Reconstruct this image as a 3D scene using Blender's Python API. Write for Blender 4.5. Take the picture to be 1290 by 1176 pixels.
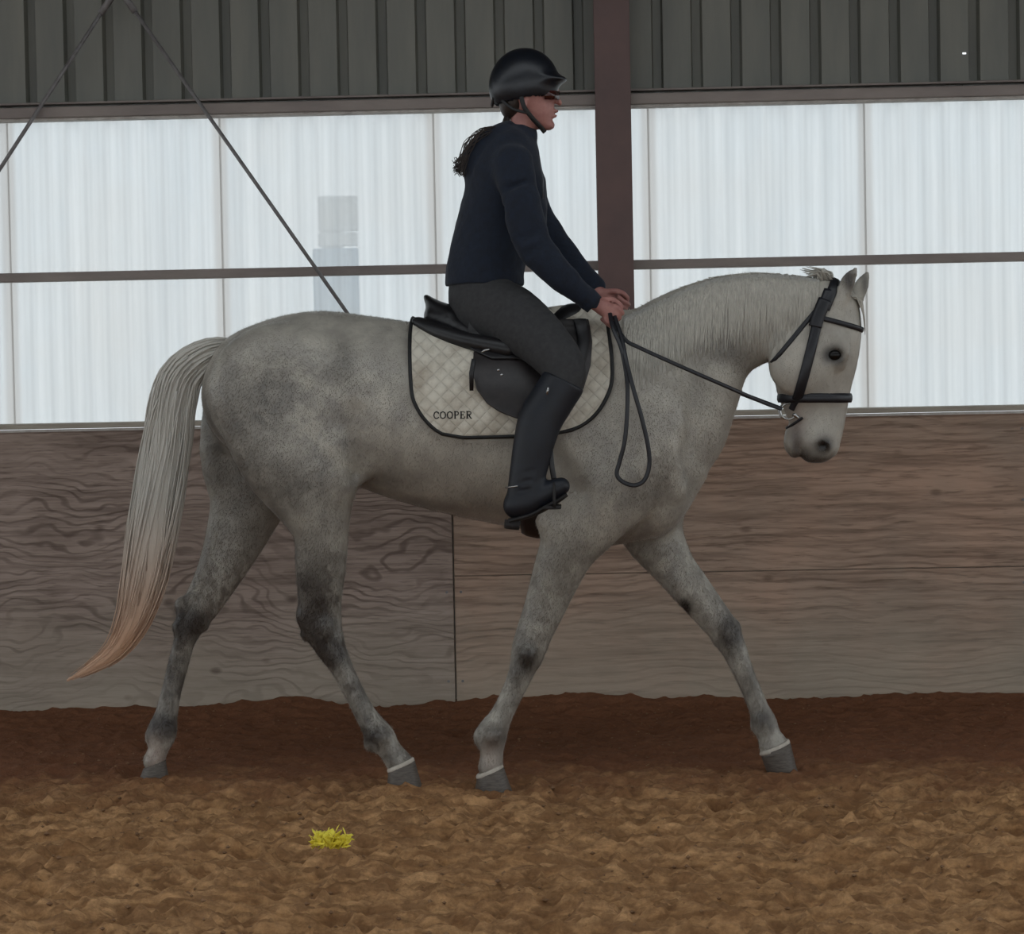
import bpy, bmesh, math, random
import numpy as np
from mathutils import Vector, Matrix
from mathutils.bvhtree import BVHTree

for o in list(bpy.data.objects): bpy.data.objects.remove(o, do_unlink=True)
SC = bpy.context.scene
COL = SC.collection
rnd = random.Random(7)

# ------------------------------------------------------------------ camera
F_PX = 2920.0
CAM = Vector((0.0, -8.0, 1.36))
ROT = (Matrix.Rotation(math.radians(1.7), 3, 'Z') @
       Matrix.Rotation(math.radians(90 - 1.94), 3, 'X') @
       Matrix.Rotation(math.radians(-1.12), 3, 'Z'))
cd = bpy.data.cameras.new('camera')
cam = bpy.data.objects.new('camera', cd); COL.objects.link(cam)
cam.matrix_world = Matrix.Translation(CAM) @ ROT.to_4x4()
cd.sensor_fit = 'HORIZONTAL'; cd.sensor_width = 36.0
cd.lens = F_PX * 36.0 / 1290.0
cd.clip_end = 300
SC.camera = cam

# ------------------------------------------------------------------ world, light, exposure
W = bpy.data.worlds.new('overcast_sky'); SC.world = W; W.use_nodes = True
wn = W.node_tree; wn.nodes.clear()
wo = wn.nodes.new('ShaderNodeOutputWorld'); wb = wn.nodes.new('ShaderNodeBackground')
wb.inputs[0].default_value = (0.90, 0.96, 1.0, 1); wb.inputs[1].default_value = 1.0
wn.links.new(wb.outputs[0], wo.inputs[0])
SC.view_settings.view_transform = 'Standard'
SC.view_settings.look = 'None'
SC.view_settings.exposure = 0.55
SC.view_settings.gamma = 1.0
SC.view_settings.use_curve_mapping = False

# ------------------------------------------------------------------ helpers
def P(px, py, Y):
    """point of the plane y = Y that the photograph shows at (px, py)"""
    r = ROT @ Vector(((px - 645.0) / F_PX, -(py - 588.0) / F_PX, -1.0))
    t = (Y - CAM.y) / r.y
    return CAM + r * t
def R(rpx, Y=0.0): return rpx * (8.0 + Y) / F_PX
def lin(c):
    c = c / 255.0
    return c / 12.92 if c <= 0.04045 else ((c + 0.055) / 1.055) ** 2.4
def rgb(r, g, b): return (lin(r), lin(g), lin(b), 1.0)

def hash3(ix, iy, iz, seed):
    h = (ix.astype(np.int64) * 374761393 + iy.astype(np.int64) * 668265263 + iz.astype(np.int64) * 2147483647 + seed * 974711) & 0xffffffff
    h = ((h ^ (h >> 13)) * 1274126177) & 0xffffffff
    h = (h ^ (h >> 16)) & 0xffffffff
    return h.astype(np.float64) / 4294967295.0
def vnoise(x, y, z, seed=0):
    x, y, z = np.broadcast_arrays(np.asarray(x, float), np.asarray(y, float), np.asarray(z, float))
    ix, iy, iz = np.floor(x), np.floor(y), np.floor(z)
    fx, fy, fz = x - ix, y - iy, z - iz
    fx = fx * fx * (3 - 2 * fx); fy = fy * fy * (3 - 2 * fy); fz = fz * fz * (3 - 2 * fz)
    r = 0
    for a in (0, 1):
        for b in (0, 1):
            for c in (0, 1):
                w = (fx if a else 1 - fx) * (fy if b else 1 - fy) * (fz if c else 1 - fz)
                r = r + w * hash3(ix + a, iy + b, iz + c, seed)
    return r * 2 - 1

def link(o, parent=None):
    COL.objects.link(o)
    if parent: o.parent = parent
    return o
def tag(o, label=None, cat=None, group=None, kind=None):
    if label: o['label'] = label
    if cat: o['category'] = cat
    if group: o['group'] = group
    if kind: o['kind'] = kind
    return o
def empty(name, loc, label=None, cat=None):
    o = bpy.data.objects.new(name, None); o.location = loc; o.empty_display_size = 0.1
    COL.objects.link(o); tag(o, label, cat); return o
def obj(name, verts, faces, m, parent=None, smooth=True):
    """one mesh object; vertices come in world space and are made local to the parent"""
    me = bpy.data.meshes.new(name)
    v = np.asarray(verts, dtype=np.float64).reshape(-1, 3)
    q = parent
    while q: v = v - np.array(q.location); q = q.parent
    if isinstance(faces, np.ndarray) and faces.ndim == 2:
        n, k = faces.shape
        me.vertices.add(len(v)); me.vertices.foreach_set('co', v.astype(np.float32).ravel())
        me.loops.add(n * k); me.loops.foreach_set('vertex_index', faces.astype(np.int32).ravel())
        me.polygons.add(n); me.polygons.foreach_set('loop_start', np.arange(0, n * k, k, dtype=np.int32))
        me.polygons.foreach_set('loop_total', np.full(n, k, dtype=np.int32))
        me.update(calc_edges=True); me.validate()
    else:
        me.from_pydata([tuple(p) for p in v], [], [tuple(f) for f in faces]); me.validate()
    if smooth: me.polygons.foreach_set('use_smooth', [True] * len(me.polygons))
    me.materials.append(m)
    o = bpy.data.objects.new(name, me)
    return link(o, parent)
def solid(o, t, off=1.0):
    s = o.modifiers.new('solid', 'SOLIDIFY'); s.thickness = t; s.offset = off; return o
def bevel(o, w, seg=2):
    b = o.modifiers.new('bevel', 'BEVEL'); b.width = w; b.segments = seg; b.limit_method = 'ANGLE'; return o

def box(x0, x1, y0, y1, z0, z1):
    v = [(x, y, z) for x in (x0, x1) for y in (y0, y1) for z in (z0, z1)]
    f = [(0, 1, 3, 2), (4, 6, 7, 5), (0, 4, 5, 1), (2, 3, 7, 6), (0, 2, 6, 4), (1, 5, 7, 3)]
    return v, f
def merge(parts):
    V, Fc = [], []
    for v, f in parts:
        n = len(V); V += [tuple(p) for p in v]; Fc += [tuple(i + n for i in q) for q in f]
    return V, Fc
def catmull(pts, sub):
    p = np.array(pts, float); n = len(p)
    if n < 3: 
        return np.array([p[0] + (p[-1] - p[0]) * t for t in np.linspace(0, 1, sub + 1)])
    out = []
    for i in range(n - 1):
        a = p[max(i - 1, 0)]; b = p[i]; c = p[i + 1]; d = p[min(i + 2, n - 1)]
        for s in range(sub):
            t = s / sub
            out.append(0.5 * ((2 * b) + (-a + c) * t + (2 * a - 5 * b + 4 * c - d) * t * t + (-a + 3 * b - 3 * c + d) * t ** 3))
    out.append(p[-1]); return np.array(out)
def tube(path, rad, n=8, flat=1.0, up=None, cap=True):
    """round or flat tube; flat<1 squashes it along the surface normal given in up"""
    path = [Vector(p) for p in path]; m = len(path)
    if not hasattr(rad, '__len__'): rad = [rad] * m
    V, Fc = [], []
    for i, p in enumerate(path):
        t = (path[min(i + 1, m - 1)] - path[max(i - 1, 0)])
        if t.length < 1e-9: t = Vector((0, 0, 1))
        t.normalize()
        u = Vector(up[i]) if (up is not None and hasattr(up[0], '__len__')) else (Vector(up) if up is not None else Vector((0, 1, 0)))
        u = u - t * u.dot(t)
        if u.length < 1e-6: u = t.orthogonal()
        u.normalize(); s = t.cross(u)
        for k in range(n):
            a = 2 * math.pi * (k + 0.5) / n
            V.append(p + s * math.cos(a) * rad[i] + u * math.sin(a) * rad[i] * flat)
    for i in range(m - 1):
        for k in range(n):
            Fc.append((i * n + k, i * n + (k + 1) % n, (i + 1) * n + (k + 1) % n, (i + 1) * n + k))
    if cap:
        Fc.append(tuple(range(n - 1, -1, -1))); Fc.append(tuple((m - 1) * n + k for k in range(n)))
    return V, Fc

# ------------------------------------------------------------------ implicit surfaces
class Field:
    def __init__(s, lo, hi, h):
        s.h = h; s.lo = np.array(lo, float); s.n = np.ceil((np.array(hi) - s.lo) / h).astype(int) + 1
        s.F = np.full(s.n, 1.0, np.float32)
        s.ax = [s.lo[i] + h * np.arange(s.n[i]) for i in range(3)]
    def rng(s, lo, hi):
        a = np.maximum(np.floor((lo - s.lo) / s.h).astype(int), 0)
        b = np.minimum(np.ceil((hi - s.lo) / s.h).astype(int) + 1, s.n)
        return a, b
    def chain(s, pts, k=0.02, sub=4, op='add'):
        """pts: (Vector, in-plane radius, depth radius)"""
        arr = np.array([[*p[0], p[1], p[2]] for p in pts], float)
        arr = catmull(arr, sub) if len(arr) > 2 else (arr if len(arr) > 1 else np.vstack([arr, arr + np.array([1e-4, 0, 0, 0, 0])]))
        arr[:, 3:] = np.maximum(arr[:, 3:], 0.0015)
        rm = arr[:, 3:].max() + k + 3 * s.h
        a, b = s.rng(arr[:, :3].min(0) - rm, arr[:, :3].max(0) + rm)
        if np.any(b <= a): return
        T = np.full(b - a, 9.0, np.float32)
        for i in range(len(arr) - 1):
            A, B = arr[i], arr[i + 1]
            r = max(A[3:].max(), B[3:].max()) + k + 3 * s.h
            c, d = s.rng(np.minimum(A[:3], B[:3]) - r, np.maximum(A[:3], B[:3]) + r)
            c = np.maximum(c, a); d = np.minimum(d, b)
            if np.any(d <= c): continue
            X = (s.ax[0][c[0]:d[0]] - A[0]).astype(np.float32)[:, None, None]
            Y = (s.ax[1][c[1]:d[1]] - A[1]).astype(np.float32)[None, :, None]
            Z = (s.ax[2][c[2]:d[2]] - A[2]).astype(np.float32)[None, None, :]
            v = B[:3] - A[:3]; L = np.linalg.norm(v) + 1e-9; t_ = v / L
            bb = np.array([0, 1.0, 0]); bb = bb - t_ * bb.dot(t_)
            if np.linalg.norm(bb) < 0.2:
                bb = np.array([1.0, 0, 0]); bb = bb - t_ * bb.dot(t_)
            bb /= np.linalg.norm(bb); nn = np.cross(bb, t_)
            al = X * t_[0] + Y * t_[1] + Z * t_[2]
            t = np.clip(al / L, 0, 1); e = al - t * L
            u = X * nn[0] + Y * nn[1] + Z * nn[2]; w = X * bb[0] + Y * bb[1] + Z * bb[2]
            ri = A[3] + (B[3] - A[3]) * t; rd = A[4] + (B[4] - A[4]) * t
            ra = ri
            q0 = np.sqrt((u / ri) ** 2 + (w / rd) ** 2 + (e / ra) ** 2) + 1e-6
            q1 = np.sqrt((u / ri ** 2) ** 2 + (w / rd ** 2) ** 2 + (e / ra ** 2) ** 2) + 1e-6
            dd = (q0 * (q0 - 1) / q1).astype(np.float32)
            sl = tuple(slice(c[j] - a[j], d[j] - a[j]) for j in range(3))
            T[sl] = np.minimum(T[sl], dd)
        sl = tuple(slice(a[j], b[j]) for j in range(3))
        G = s.F[sl]
        if op == 'add':
            hh = np.maximum(k - np.abs(G - T), 0) / max(k, 1e-6)
            s.F[sl] = np.minimum(G, T) - hh * hh * k * 0.25
        else:
            hh = np.maximum(k - np.abs(G + T), 0) / max(k, 1e-6)
            s.F[sl] = np.maximum(G, -T) + hh * hh * k * 0.25
    def ball(s, p, rx, ry, rz=None, k=0.02, op='add'):
        rz = rx if rz is None else rz
        r = max(rx, ry, rz) + k + 3 * s.h; p = np.array(p)
        a, b = s.rng(p - r, p + r)
        if np.any(b <= a): return
        X = (s.ax[0][a[0]:b[0]] - p[0])[:, None, None]; Y = (s.ax[1][a[1]:b[1]] - p[1])[None, :, None]; Z = (s.ax[2][a[2]:b[2]] - p[2])[None, None, :]
        q0 = np.sqrt((X / rx) ** 2 + (Y / ry) ** 2 + (Z / rz) ** 2) + 1e-6
        q1 = np.sqrt((X / rx ** 2) ** 2 + (Y / ry ** 2) ** 2 + (Z / rz ** 2) ** 2) + 1e-6
        T = (q0 * (q0 - 1) / q1).astype(np.float32)
        sl = tuple(slice(a[j], b[j]) for j in range(3)); G = s.F[sl]
        if op == 'add':
            hh = np.maximum(k - np.abs(G - T), 0) / max(k, 1e-6); s.F[sl] = np.minimum(G, T) - hh * hh * k * 0.25
        else:
            hh = np.maximum(k - np.abs(G + T), 0) / max(k, 1e-6); s.F[sl] = np.maximum(G, -T) + hh * hh * k * 0.25
    def plane(s, p, nrm, k=0.01):
        """keep the side the normal points away from"""
        nrm = np.array(Vector(nrm).normalized())
        D = ((s.ax[0] - p[0]) * nrm[0])[:, None, None] + ((s.ax[1] - p[1]) * nrm[1])[None, :, None] + ((s.ax[2] - p[2]) * nrm[2])[None, None, :]
        s.F = np.maximum(s.F, D.astype(np.float32))
    def mesh(s, relax=2):
        F = s.F; F[0] = F[-1] = 1; F[:, 0] = F[:, -1] = 1; F[:, :, 0] = F[:, :, -1] = 1
        S = F < 0
        c = [S[i:S.shape[0] - 1 + i, j:S.shape[1] - 1 + j, k:S.shape[2] - 1 + k] for i in (0, 1) for j in (0, 1) for k in (0, 1)]
        cnt = sum(x.astype(np.int8) for x in c)
        cells = np.argwhere((cnt > 0) & (cnt < 8))
        idx = np.full(cnt.shape, -1, np.int32); idx[tuple(cells.T)] = np.arange(len(cells))
        acc = np.zeros((len(cells), 3)); num = np.zeros(len(cells))
        corners = [(i, j, k) for i in (0, 1) for j in (0, 1) for k in (0, 1)]
        for a in corners:
            for b in corners:
                if sum(abs(a[i] - b[i]) for i in range(3)) == 1 and a < b:
                    fa = F[tuple((cells + a).T)]; fb = F[tuple((cells + b).T)]
                    m = (fa < 0) != (fb < 0)
                    t = fa / np.where(np.abs(fa - fb) < 1e-9, 1e-9, fa - fb)
                    pt = np.array(a)[None] + t[:, None] * (np.array(b) - np.array(a))[None]
                    acc[m] += pt[m]; num[m] += 1
        V = (cells + acc / num[:, None]) * s.h + s.lo
        Q = []
        for ax in range(3):
            o1, o2 = [(1, 2), (2, 0), (0, 1)][ax]
            sl0 = [slice(None)] * 3; sl1 = [slice(None)] * 3
            sl0[ax] = slice(0, -1); sl1[ax] = slice(1, None)
            A, B = S[tuple(sl0)], S[tuple(sl1)]
            e = np.argwhere(A != B)
            e = e[(e[:, o1] > 0) & (e[:, o2] > 0) & (e[:, o1] < cnt.shape[o1]) & (e[:, o2] < cnt.shape[o2])]
            d1 = np.zeros(3, int); d1[o1] = 1; d2 = np.zeros(3, int); d2[o2] = 1
            q = np.stack([idx[tuple((e - d1 - d2).T)], idx[tuple((e - d2).T)], idx[tuple(e.T)], idx[tuple((e - d1).T)]], 1)
            flip = ~A[tuple(e.T)]
            q[flip] = q[flip][:, ::-1]; Q.append(q)
        Q = np.vstack(Q); Q = Q[(Q >= 0).all(1)]
        E = np.vstack([Q[:, [0, 1]], Q[:, [1, 2]], Q[:, [2, 3]], Q[:, [3, 0]]])
        for _ in range(relax):
            A = np.zeros_like(V); N = np.zeros(len(V))
            for ax in range(3):
                A[:, ax] = np.bincount(E[:, 0], V[E[:, 1], ax], len(V)) + np.bincount(E[:, 1], V[E[:, 0], ax], len(V))
            N = np.bincount(E[:, 0], minlength=len(V)) + np.bincount(E[:, 1], minlength=len(V))
            V = V * 0.45 + 0.55 * A / np.maximum(N, 1)[:, None]
        return V, Q
def ch(pts, Y=None):
    """pixel chain (px, py, ri px, rd px[, Y]) -> world chain"""
    out = []
    for p in pts:
        y = p[4] if len(p) > 4 else (Y or 0.0)
        out.append((P(p[0], p[1], y), R(p[2], y), R(p[3], y)))
    return out
def point_attr(o, name, vals):
    a = o.data.attributes.new(name, 'FLOAT', 'POINT'); a.data.foreach_set('value', np.asarray(vals, np.float32))

# ------------------------------------------------------------------ materials
class NT:
    def __init__(s, name):
        s.m = bpy.data.materials.new(name); s.m.use_nodes = True; s.t = s.m.node_tree; s.t.nodes.clear()
        s.out = s.n('ShaderNodeOutputMaterial'); s.tc = s.n('ShaderNodeTexCoord')
    def n(s, typ, **kw):
        x = s.t.nodes.new(typ)
        for k, v in kw.items(): setattr(x, k, v)
        return x
    def l(s, a, b): s.t.links.new(a, b)
    def coords(s, scale=(1, 1, 1), src='Object'):
        mp = s.n('ShaderNodeMapping'); mp.inputs['Scale'].default_value = scale
        s.l(s.tc.outputs[src], mp.inputs['Vector']); return mp.outputs[0]
    def noise(s, scale, detail=3, rough=0.6, dist=0.0, stretch=(1, 1, 1)):
        x = s.n('ShaderNodeTexNoise'); x.inputs['Scale'].default_value = scale; x.inputs['Detail'].default_value = detail
        x.inputs['Roughness'].default_value = rough; x.inputs['Distortion'].default_value = dist
        s.l(s.coords(stretch), x.inputs['Vector']); return x.outputs['Fac']
    def ramp(s, fac, stops):
        r = s.n('ShaderNodeValToRGB'); e = r.color_ramp.elements
        while len(e) < len(stops): e.new(0.5)
        for i, (p, c) in enumerate(stops):
            e[i].position = p; e[i].color = c if hasattr(c, '__len__') else (c, c, c, 1)
        s.l(fac, r.inputs[0]); return r.outputs[0]
    def mix(s, fac, a, b, mode='MIX'):
        x = s.n('ShaderNodeMix', data_type='RGBA', blend_type=mode)
        for sock, v in ((x.inputs[0], fac), (x.inputs[6], a), (x.inputs[7], b)):
            if hasattr(v, 'is_linked') or hasattr(v, 'links'): s.l(v, sock)
            else: sock.default_value = v
        return x.outputs[2]
    def math(s, op, a, b=0.5):
        x = s.n('ShaderNodeMath', operation=op)
        for sock, v in ((x.inputs[0], a), (x.inputs[1], b)):
            if hasattr(v, 'links'): s.l(v, sock)
            else: sock.default_value = v
        return x.outputs[0]
    def attr(s, name):
        x = s.n('ShaderNodeAttribute', attribute_name=name); return x.outputs['Fac']
    def bsdf(s, col, rough=0.7, bump=None, bstr=0.3, bdist=0.01, **kw):
        b = s.n('ShaderNodeBsdfPrincipled')
        if hasattr(col, 'links'): s.l(col, b.inputs['Base Color'])
        else: b.inputs['Base Color'].default_value = col
        if hasattr(rough, 'links'): s.l(rough, b.inputs['Roughness'])
        else: b.inputs['Roughness'].default_value = rough
        if bump is not None:
            bp = s.n('ShaderNodeBump'); bp.inputs['Strength'].default_value = bstr; bp.inputs['Distance'].default_value = bdist
            s.l(bump, bp.inputs['Height']); s.l(bp.outputs[0], b.inputs['Normal'])
        for k, v in kw.items(): b.inputs[k.replace('_', ' ')].default_value = v
        s.l(b.outputs[0], s.out.inputs[0]); return b
def plain(name, c1, c2=None, rough=0.6, scale=30, stretch=(1, 1, 1), bstr=0.2, bdist=0.003, **kw):
    t = NT(name); n = t.noise(scale, 4, stretch=stretch)
    c2 = c2 or tuple(x * 0.7 for x in c1[:3]) + (1,)
    t.bsdf(t.mix(t.ramp(n, [(0.3, 0), (0.7, 1)]), c1, c2), rough, n, bstr, bdist, **kw); return t.m

# coat: grey horse; darker skin and hair where the attribute says so (knees, hocks, muzzle...), plus painted belly shade
def coat_color(t):
    d = t.attr('dark'); n1 = t.noise(7, 4, 0.6); n2 = t.noise(60, 3, 0.6, stretch=(1, 1, 0.35)); n3 = t.noise(14, 3, 0.65, 0.6)
    c = t.mix(t.ramp(n1, [(0.38, 0), (0.62, 1)]), rgb(184, 179, 168), rgb(162, 157, 148))
    c = t.mix(t.math('MULTIPLY', t.ramp(n3, [(0.42, 0), (0.68, 1)]), t.attr('dapple')), c, rgb(112, 109, 106))
    dm = t.math('MULTIPLY', d, t.ramp(n3, [(0.3, 0.75), (0.5, 1.0)]))
    c = t.mix(t.math('MULTIPLY', t.ramp(t.noise(34, 4, 0.65, 0.5, (1, 1, .6)), [(0.44, 0), (0.58, 1)]), t.attr('mottle')), c, rgb(94, 86, 79))
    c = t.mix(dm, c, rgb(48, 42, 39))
    c = t.mix(t.math('MULTIPLY', t.ramp(n2, [(0.35, 0), (0.7, 1)]), 0.22), c, rgb(136, 131, 123))
    c = t.mix(t.attr('black'), c, rgb(24, 22, 22))
    c = t.mix(t.attr('pink'), c, rgb(190, 168, 155))
    return c, n2
t = NT('grey_coat')
c, n2 = coat_color(t)
t.bsdf(c, 0.42, n2, 0.25, 0.004, Sheen_Weight=0.4, Sheen_Roughness=0.25)
M_COAT = t.m
t = NT('short_coat_hair')
c, n2 = coat_color(t)
dfh = t.n('ShaderNodeBsdfDiffuse'); trh = t.n('ShaderNodeBsdfTranslucent'); t.l(c, dfh.inputs[0]); t.l(t.mix(0.5, c, rgb(225, 220, 210)), trh.inputs[0])
mh = t.n('ShaderNodeMixShader'); mh.inputs[0].default_value = 0.5; t.l(dfh.outputs[0], mh.inputs[1]); t.l(trh.outputs[0], mh.inputs[2]); t.l(mh.outputs[0], t.out.inputs[0])
M_FUR = t.m
t = NT('tail_hair')
n = t.noise(120, 3, 0.6, stretch=(1, 1, 0.08)); r = t.attr('tip')
c = t.mix(r, rgb(196, 194, 186), rgb(205, 165, 135)); c = t.mix(t.math('MULTIPLY', n, 0.35), c, rgb(120, 100, 85))
b = t.bsdf(c, 0.5, Sheen_Weight=0.3); M_TAIL = t.m
M_MANE = plain('mane_hair', rgb(186, 182, 171), rgb(160, 156, 147), 0.55, 90, (1, 1, .2), Sheen_Weight=0.3)
M_HOOF = plain('hoof_horn', rgb(104, 96, 88), rgb(70, 62, 56), 0.5, 40, (1, 1, 6))
M_CORON = plain('coronet_hair', rgb(200, 192, 180), rgb(165, 156, 145), 0.7)
M_EYE = plain('eye_dark', rgb(14, 11, 10), rgb(8, 6, 6), 0.3, 5, Specular_IOR_Level=0.3)
M_SKIN_DK = plain('dark_skin', rgb(45, 42, 42), rgb(32, 30, 30), 0.5)
M_LEATHER = plain('black_leather', rgb(24, 23, 26), rgb(15, 15, 18), 0.42, 90)
M_STRAP = plain('black_strap_leather', rgb(26, 27, 34), rgb(17, 18, 24), 0.4, 60)
M_BROWN = plain('dark_brown_leather', rgb(44, 38, 38), rgb(26, 22, 23), 0.42, 25)
M_STEEL = plain('bright_steel', rgb(190, 190, 188), rgb(150, 150, 150), 0.25, 20, Metallic=0.9)
M_JACKET = plain('navy_fleece', rgb(17, 29, 47), rgb(11, 19, 33), 0.9, 45, bstr=0.4, bdist=0.006, Sheen_Weight=0.05)
M_BREECH = plain('charcoal_breeches', rgb(54, 54, 55), rgb(42, 42, 44), 0.85, 60)
M_BOOT = plain('navy_black_boot', rgb(11, 18, 31), rgb(8, 12, 21), 0.52, 30)
M_SOLE = plain('boot_sole', rgb(30, 26, 26), rgb(18, 16, 16), 0.7)
M_HELMET = plain('helmet_shell', rgb(14, 20, 30), rgb(10, 14, 22), 0.33, 60)
M_SKIN = plain('skin', rgb(172, 122, 113), rgb(152, 102, 96), 0.5, 40, Subsurface_Weight=0.08, Subsurface_Radius=(0.02, 0.008, 0.004))
M_HAIR = plain('brown_hair', rgb(62, 50, 44), rgb(36, 30, 27), 0.45, 80, (1, 1, .2))
M_LENS = plain('sunglass_lens', rgb(60, 22, 18), rgb(38, 14, 12), 0.1, 10)
M_PIPE = plain('black_piping', rgb(20, 21, 22), rgb(14, 14, 15), 0.6)
M_LETTER = plain('black_embroidery', rgb(28, 28, 30), rgb(20, 20, 22), 0.8)

# quilted saddle cloth
t = NT('quilted_cream_cotton')
sx = t.n('ShaderNodeSeparateXYZ'); t.l(t.tc.outputs['Object'], sx.inputs[0])
a = t.math('ADD', sx.outputs[0], sx.outputs[2]); b_ = t.math('SUBTRACT', sx.outputs[0], sx.outputs[2])
q1 = t.math('ABSOLUTE', t.math('SINE', t.math('MULTIPLY', a, 62.0), 0)); q2 = t.math('ABSOLUTE', t.math('SINE', t.math('MULTIPLY', b_, 62.0), 0))
q = t.math('POWER', t.math('MULTIPLY', q1, q2), 0.4)
n = t.noise(9, 5, 0.7)
c = t.mix(t.ramp(n, [(0.42, 0), (0.75, 1)]), rgb(212, 206, 192), rgb(156, 144, 128))
c = t.mix(t.math('MULTIPLY', t.math('SUBTRACT', 1.0, q), 0.25), c, rgb(120, 110, 98))
t.bsdf(c, 0.9, q, 0.6, 0.006); M_PAD = t.m

# dirt footing
t = NT('arena_footing')
pos = t.n('ShaderNodeNewGeometry'); sp = t.n('ShaderNodeSeparateXYZ'); t.l(pos.outputs['Position'], sp.inputs[0])
n1 = t.noise(2.2, 6, 0.65); n2 = t.noise(55, 5, 0.7); n3 = t.noise(9, 4, 0.6, stretch=(0.6, 1, 1))
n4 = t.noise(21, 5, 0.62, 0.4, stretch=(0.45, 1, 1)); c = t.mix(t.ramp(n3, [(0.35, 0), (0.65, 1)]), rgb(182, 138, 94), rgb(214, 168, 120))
c = t.mix(t.math('MULTIPLY', t.ramp(n4, [(0.40, 0), (0.56, 1)]), 0.58), c, rgb(104, 68, 42))  # dark blotches put the contrast of shaded pits into the dirt colour
dampf = t.n('ShaderNodeMapRange'); dampf.inputs[1].default_value = -0.55; dampf.inputs[2].default_value = 0.35
t.l(t.math('ADD', sp.outputs[1], t.math('MULTIPLY', t.math('SUBTRACT', n1, 0.5), 1.6)), dampf.inputs[0])
c = t.mix(dampf.outputs[0], c, rgb(124, 82, 58))
c = t.mix(t.math('MULTIPLY', t.ramp(n2, [(0.4, 0), (0.7, 1)]), 0.45), c, rgb(92, 66, 46))
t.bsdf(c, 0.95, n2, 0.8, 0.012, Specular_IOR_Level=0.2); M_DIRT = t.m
M_CLOD = plain('dirt_clods', rgb(150, 116, 84), rgb(112, 82, 58), 0.95, 20)

# plywood, grain running along x
def plywood(name, seed, wav, ca, cb, cdk, contrast):
    t = NT(name)
    mp = t.n('ShaderNodeMapping'); mp.inputs['Scale'].default_value = (0.7, 1, 1.3); mp.inputs['Location'].default_value = (seed, seed * .7, seed * .3)
    t.l(t.tc.outputs['Object'], mp.inputs['Vector'])
    nz = t.n('ShaderNodeTexNoise'); nz.inputs['Scale'].default_value = 2.6; nz.inputs['Detail'].default_value = 3; nz.inputs['Roughness'].default_value = 0.45
    t.l(mp.outputs[0], nz.inputs['Vector'])
    sx = t.n('ShaderNodeSeparateXYZ'); t.l(mp.outputs[0], sx.inputs[0])
    ph = t.math('ADD', t.math('MULTIPLY', sx.outputs[2], 20.0), t.math('MULTIPLY', nz.outputs['Fac'], wav))
    fr = t.math('ADD', t.math('MULTIPLY', t.math('SINE', t.math('MULTIPLY', ph, 6.2832), 0), 0.5), 0.5)
    fine = t.noise(30, 4, 0.7, stretch=(0.06, 1, 1))
    big = t.noise(1.6, 4, 0.6)
    c = t.mix(t.ramp(big, [(0.35, 0), (0.65, 1)]), ca, cb)
    line = t.math('MULTIPLY', t.ramp(fr, [(0.62, 0), (0.98, 1)]), t.ramp(t.noise(5, 3, stretch=(0.4, 1, 1)), [(0.35, 0.15), (0.6, 1)]))
    c = t.mix(t.math('MULTIPLY', line, contrast), c, cdk)
    c = t.mix(t.math('MULTIPLY', t.ramp(fine, [(0.42, 0), (0.66, 1)]), 0.55), c, cdk)
    str2 = t.noise(85, 3, 0.6, stretch=(0.09, 1, 1)); c = t.mix(t.math('MULTIPLY', t.ramp(str2, [(0.55, 0), (0.68, 1)]), 0.5), c, cdk)
    # grey dust and splash near the ground, knots
    pos = t.n('ShaderNodeNewGeometry'); sp = t.n('ShaderNodeSeparateXYZ'); t.l(pos.outputs['Position'], sp.inputs[0])
    mr = t.n('ShaderNodeMapRange'); mr.inputs[1].default_value = 0.55; mr.inputs[2].default_value = 0.05
    t.l(t.math('ADD', sp.outputs[2], t.math('MULTIPLY', t.math('SUBTRACT', t.noise(4, 4), 0.5), 0.5)), mr.inputs[0])
    c = t.mix(t.math('MULTIPLY', mr.outputs[0], 0.6), c, rgb(172, 162, 146))
    kn = t.n('ShaderNodeTexVoronoi'); kn.inputs['Scale'].default_value = 3.1; t.l(t.coords((1, 0.05, 1.7)), kn.inputs['Vector'])
    c = t.mix(t.math('MULTIPLY', t.ramp(kn.outputs['Distance'], [(0.04, 1), (0.10, 0)]), 0.6), c, cdk)
    hgt = t.math('SUBTRACT', fine, t.math('MULTIPLY', line, 0.6))
    t.bsdf(c, 0.85, hgt, 0.5, 0.006, Specular_IOR_Level=0.25); return t.m
M_PLY1 = plywood('weathered_plywood', 3.1, 13.0, rgb(172, 154, 143), rgb(152, 135, 124), rgb(80, 65, 58), 0.6)
M_PLY2 = plywood('smooth_plywood', 8.4, 5.0, rgb(182, 152, 132), rgb(164, 144, 128), rgb(96, 78, 66), 0.34)
M_CLAD = plain('grey_metal_cladding', rgb(122, 121, 112), rgb(104, 105, 99), 0.5, 4, (2, 2, .3), bstr=0.05)
M_GIRT = plain('grey_girt_paint', rgb(146, 136, 130), rgb(126, 116, 112), 0.6, 12, (.3, 1, 1))
M_FLASH = plain('pale_flashing', rgb(196, 192, 186), rgb(160, 152, 146), 0.6, 20)
M_POST = plain('brown_column_paint', rgb(104, 80, 76), rgb(92, 72, 70), 0.55, 6)
M_ROD = plain('rod_steel', rgb(130, 128, 128), rgb(100, 96, 96), 0.5, 30)
M_ROOF = plain('roof_sheet', rgb(120, 120, 116), rgb(105, 105, 100), 0.6, 3)
M_SILL = plain('sill_timber', rgb(176, 168, 155), rgb(150, 142, 130), 0.8, 20, (.2, 1, 1))
M_OUT = plain('outside_gravel', rgb(150, 150, 146), rgb(120, 120, 116), 0.9, 8)
M_BLUE = plain('blue_grey_board', rgb(120, 165, 200), rgb(110, 155, 190), 0.7)
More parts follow.
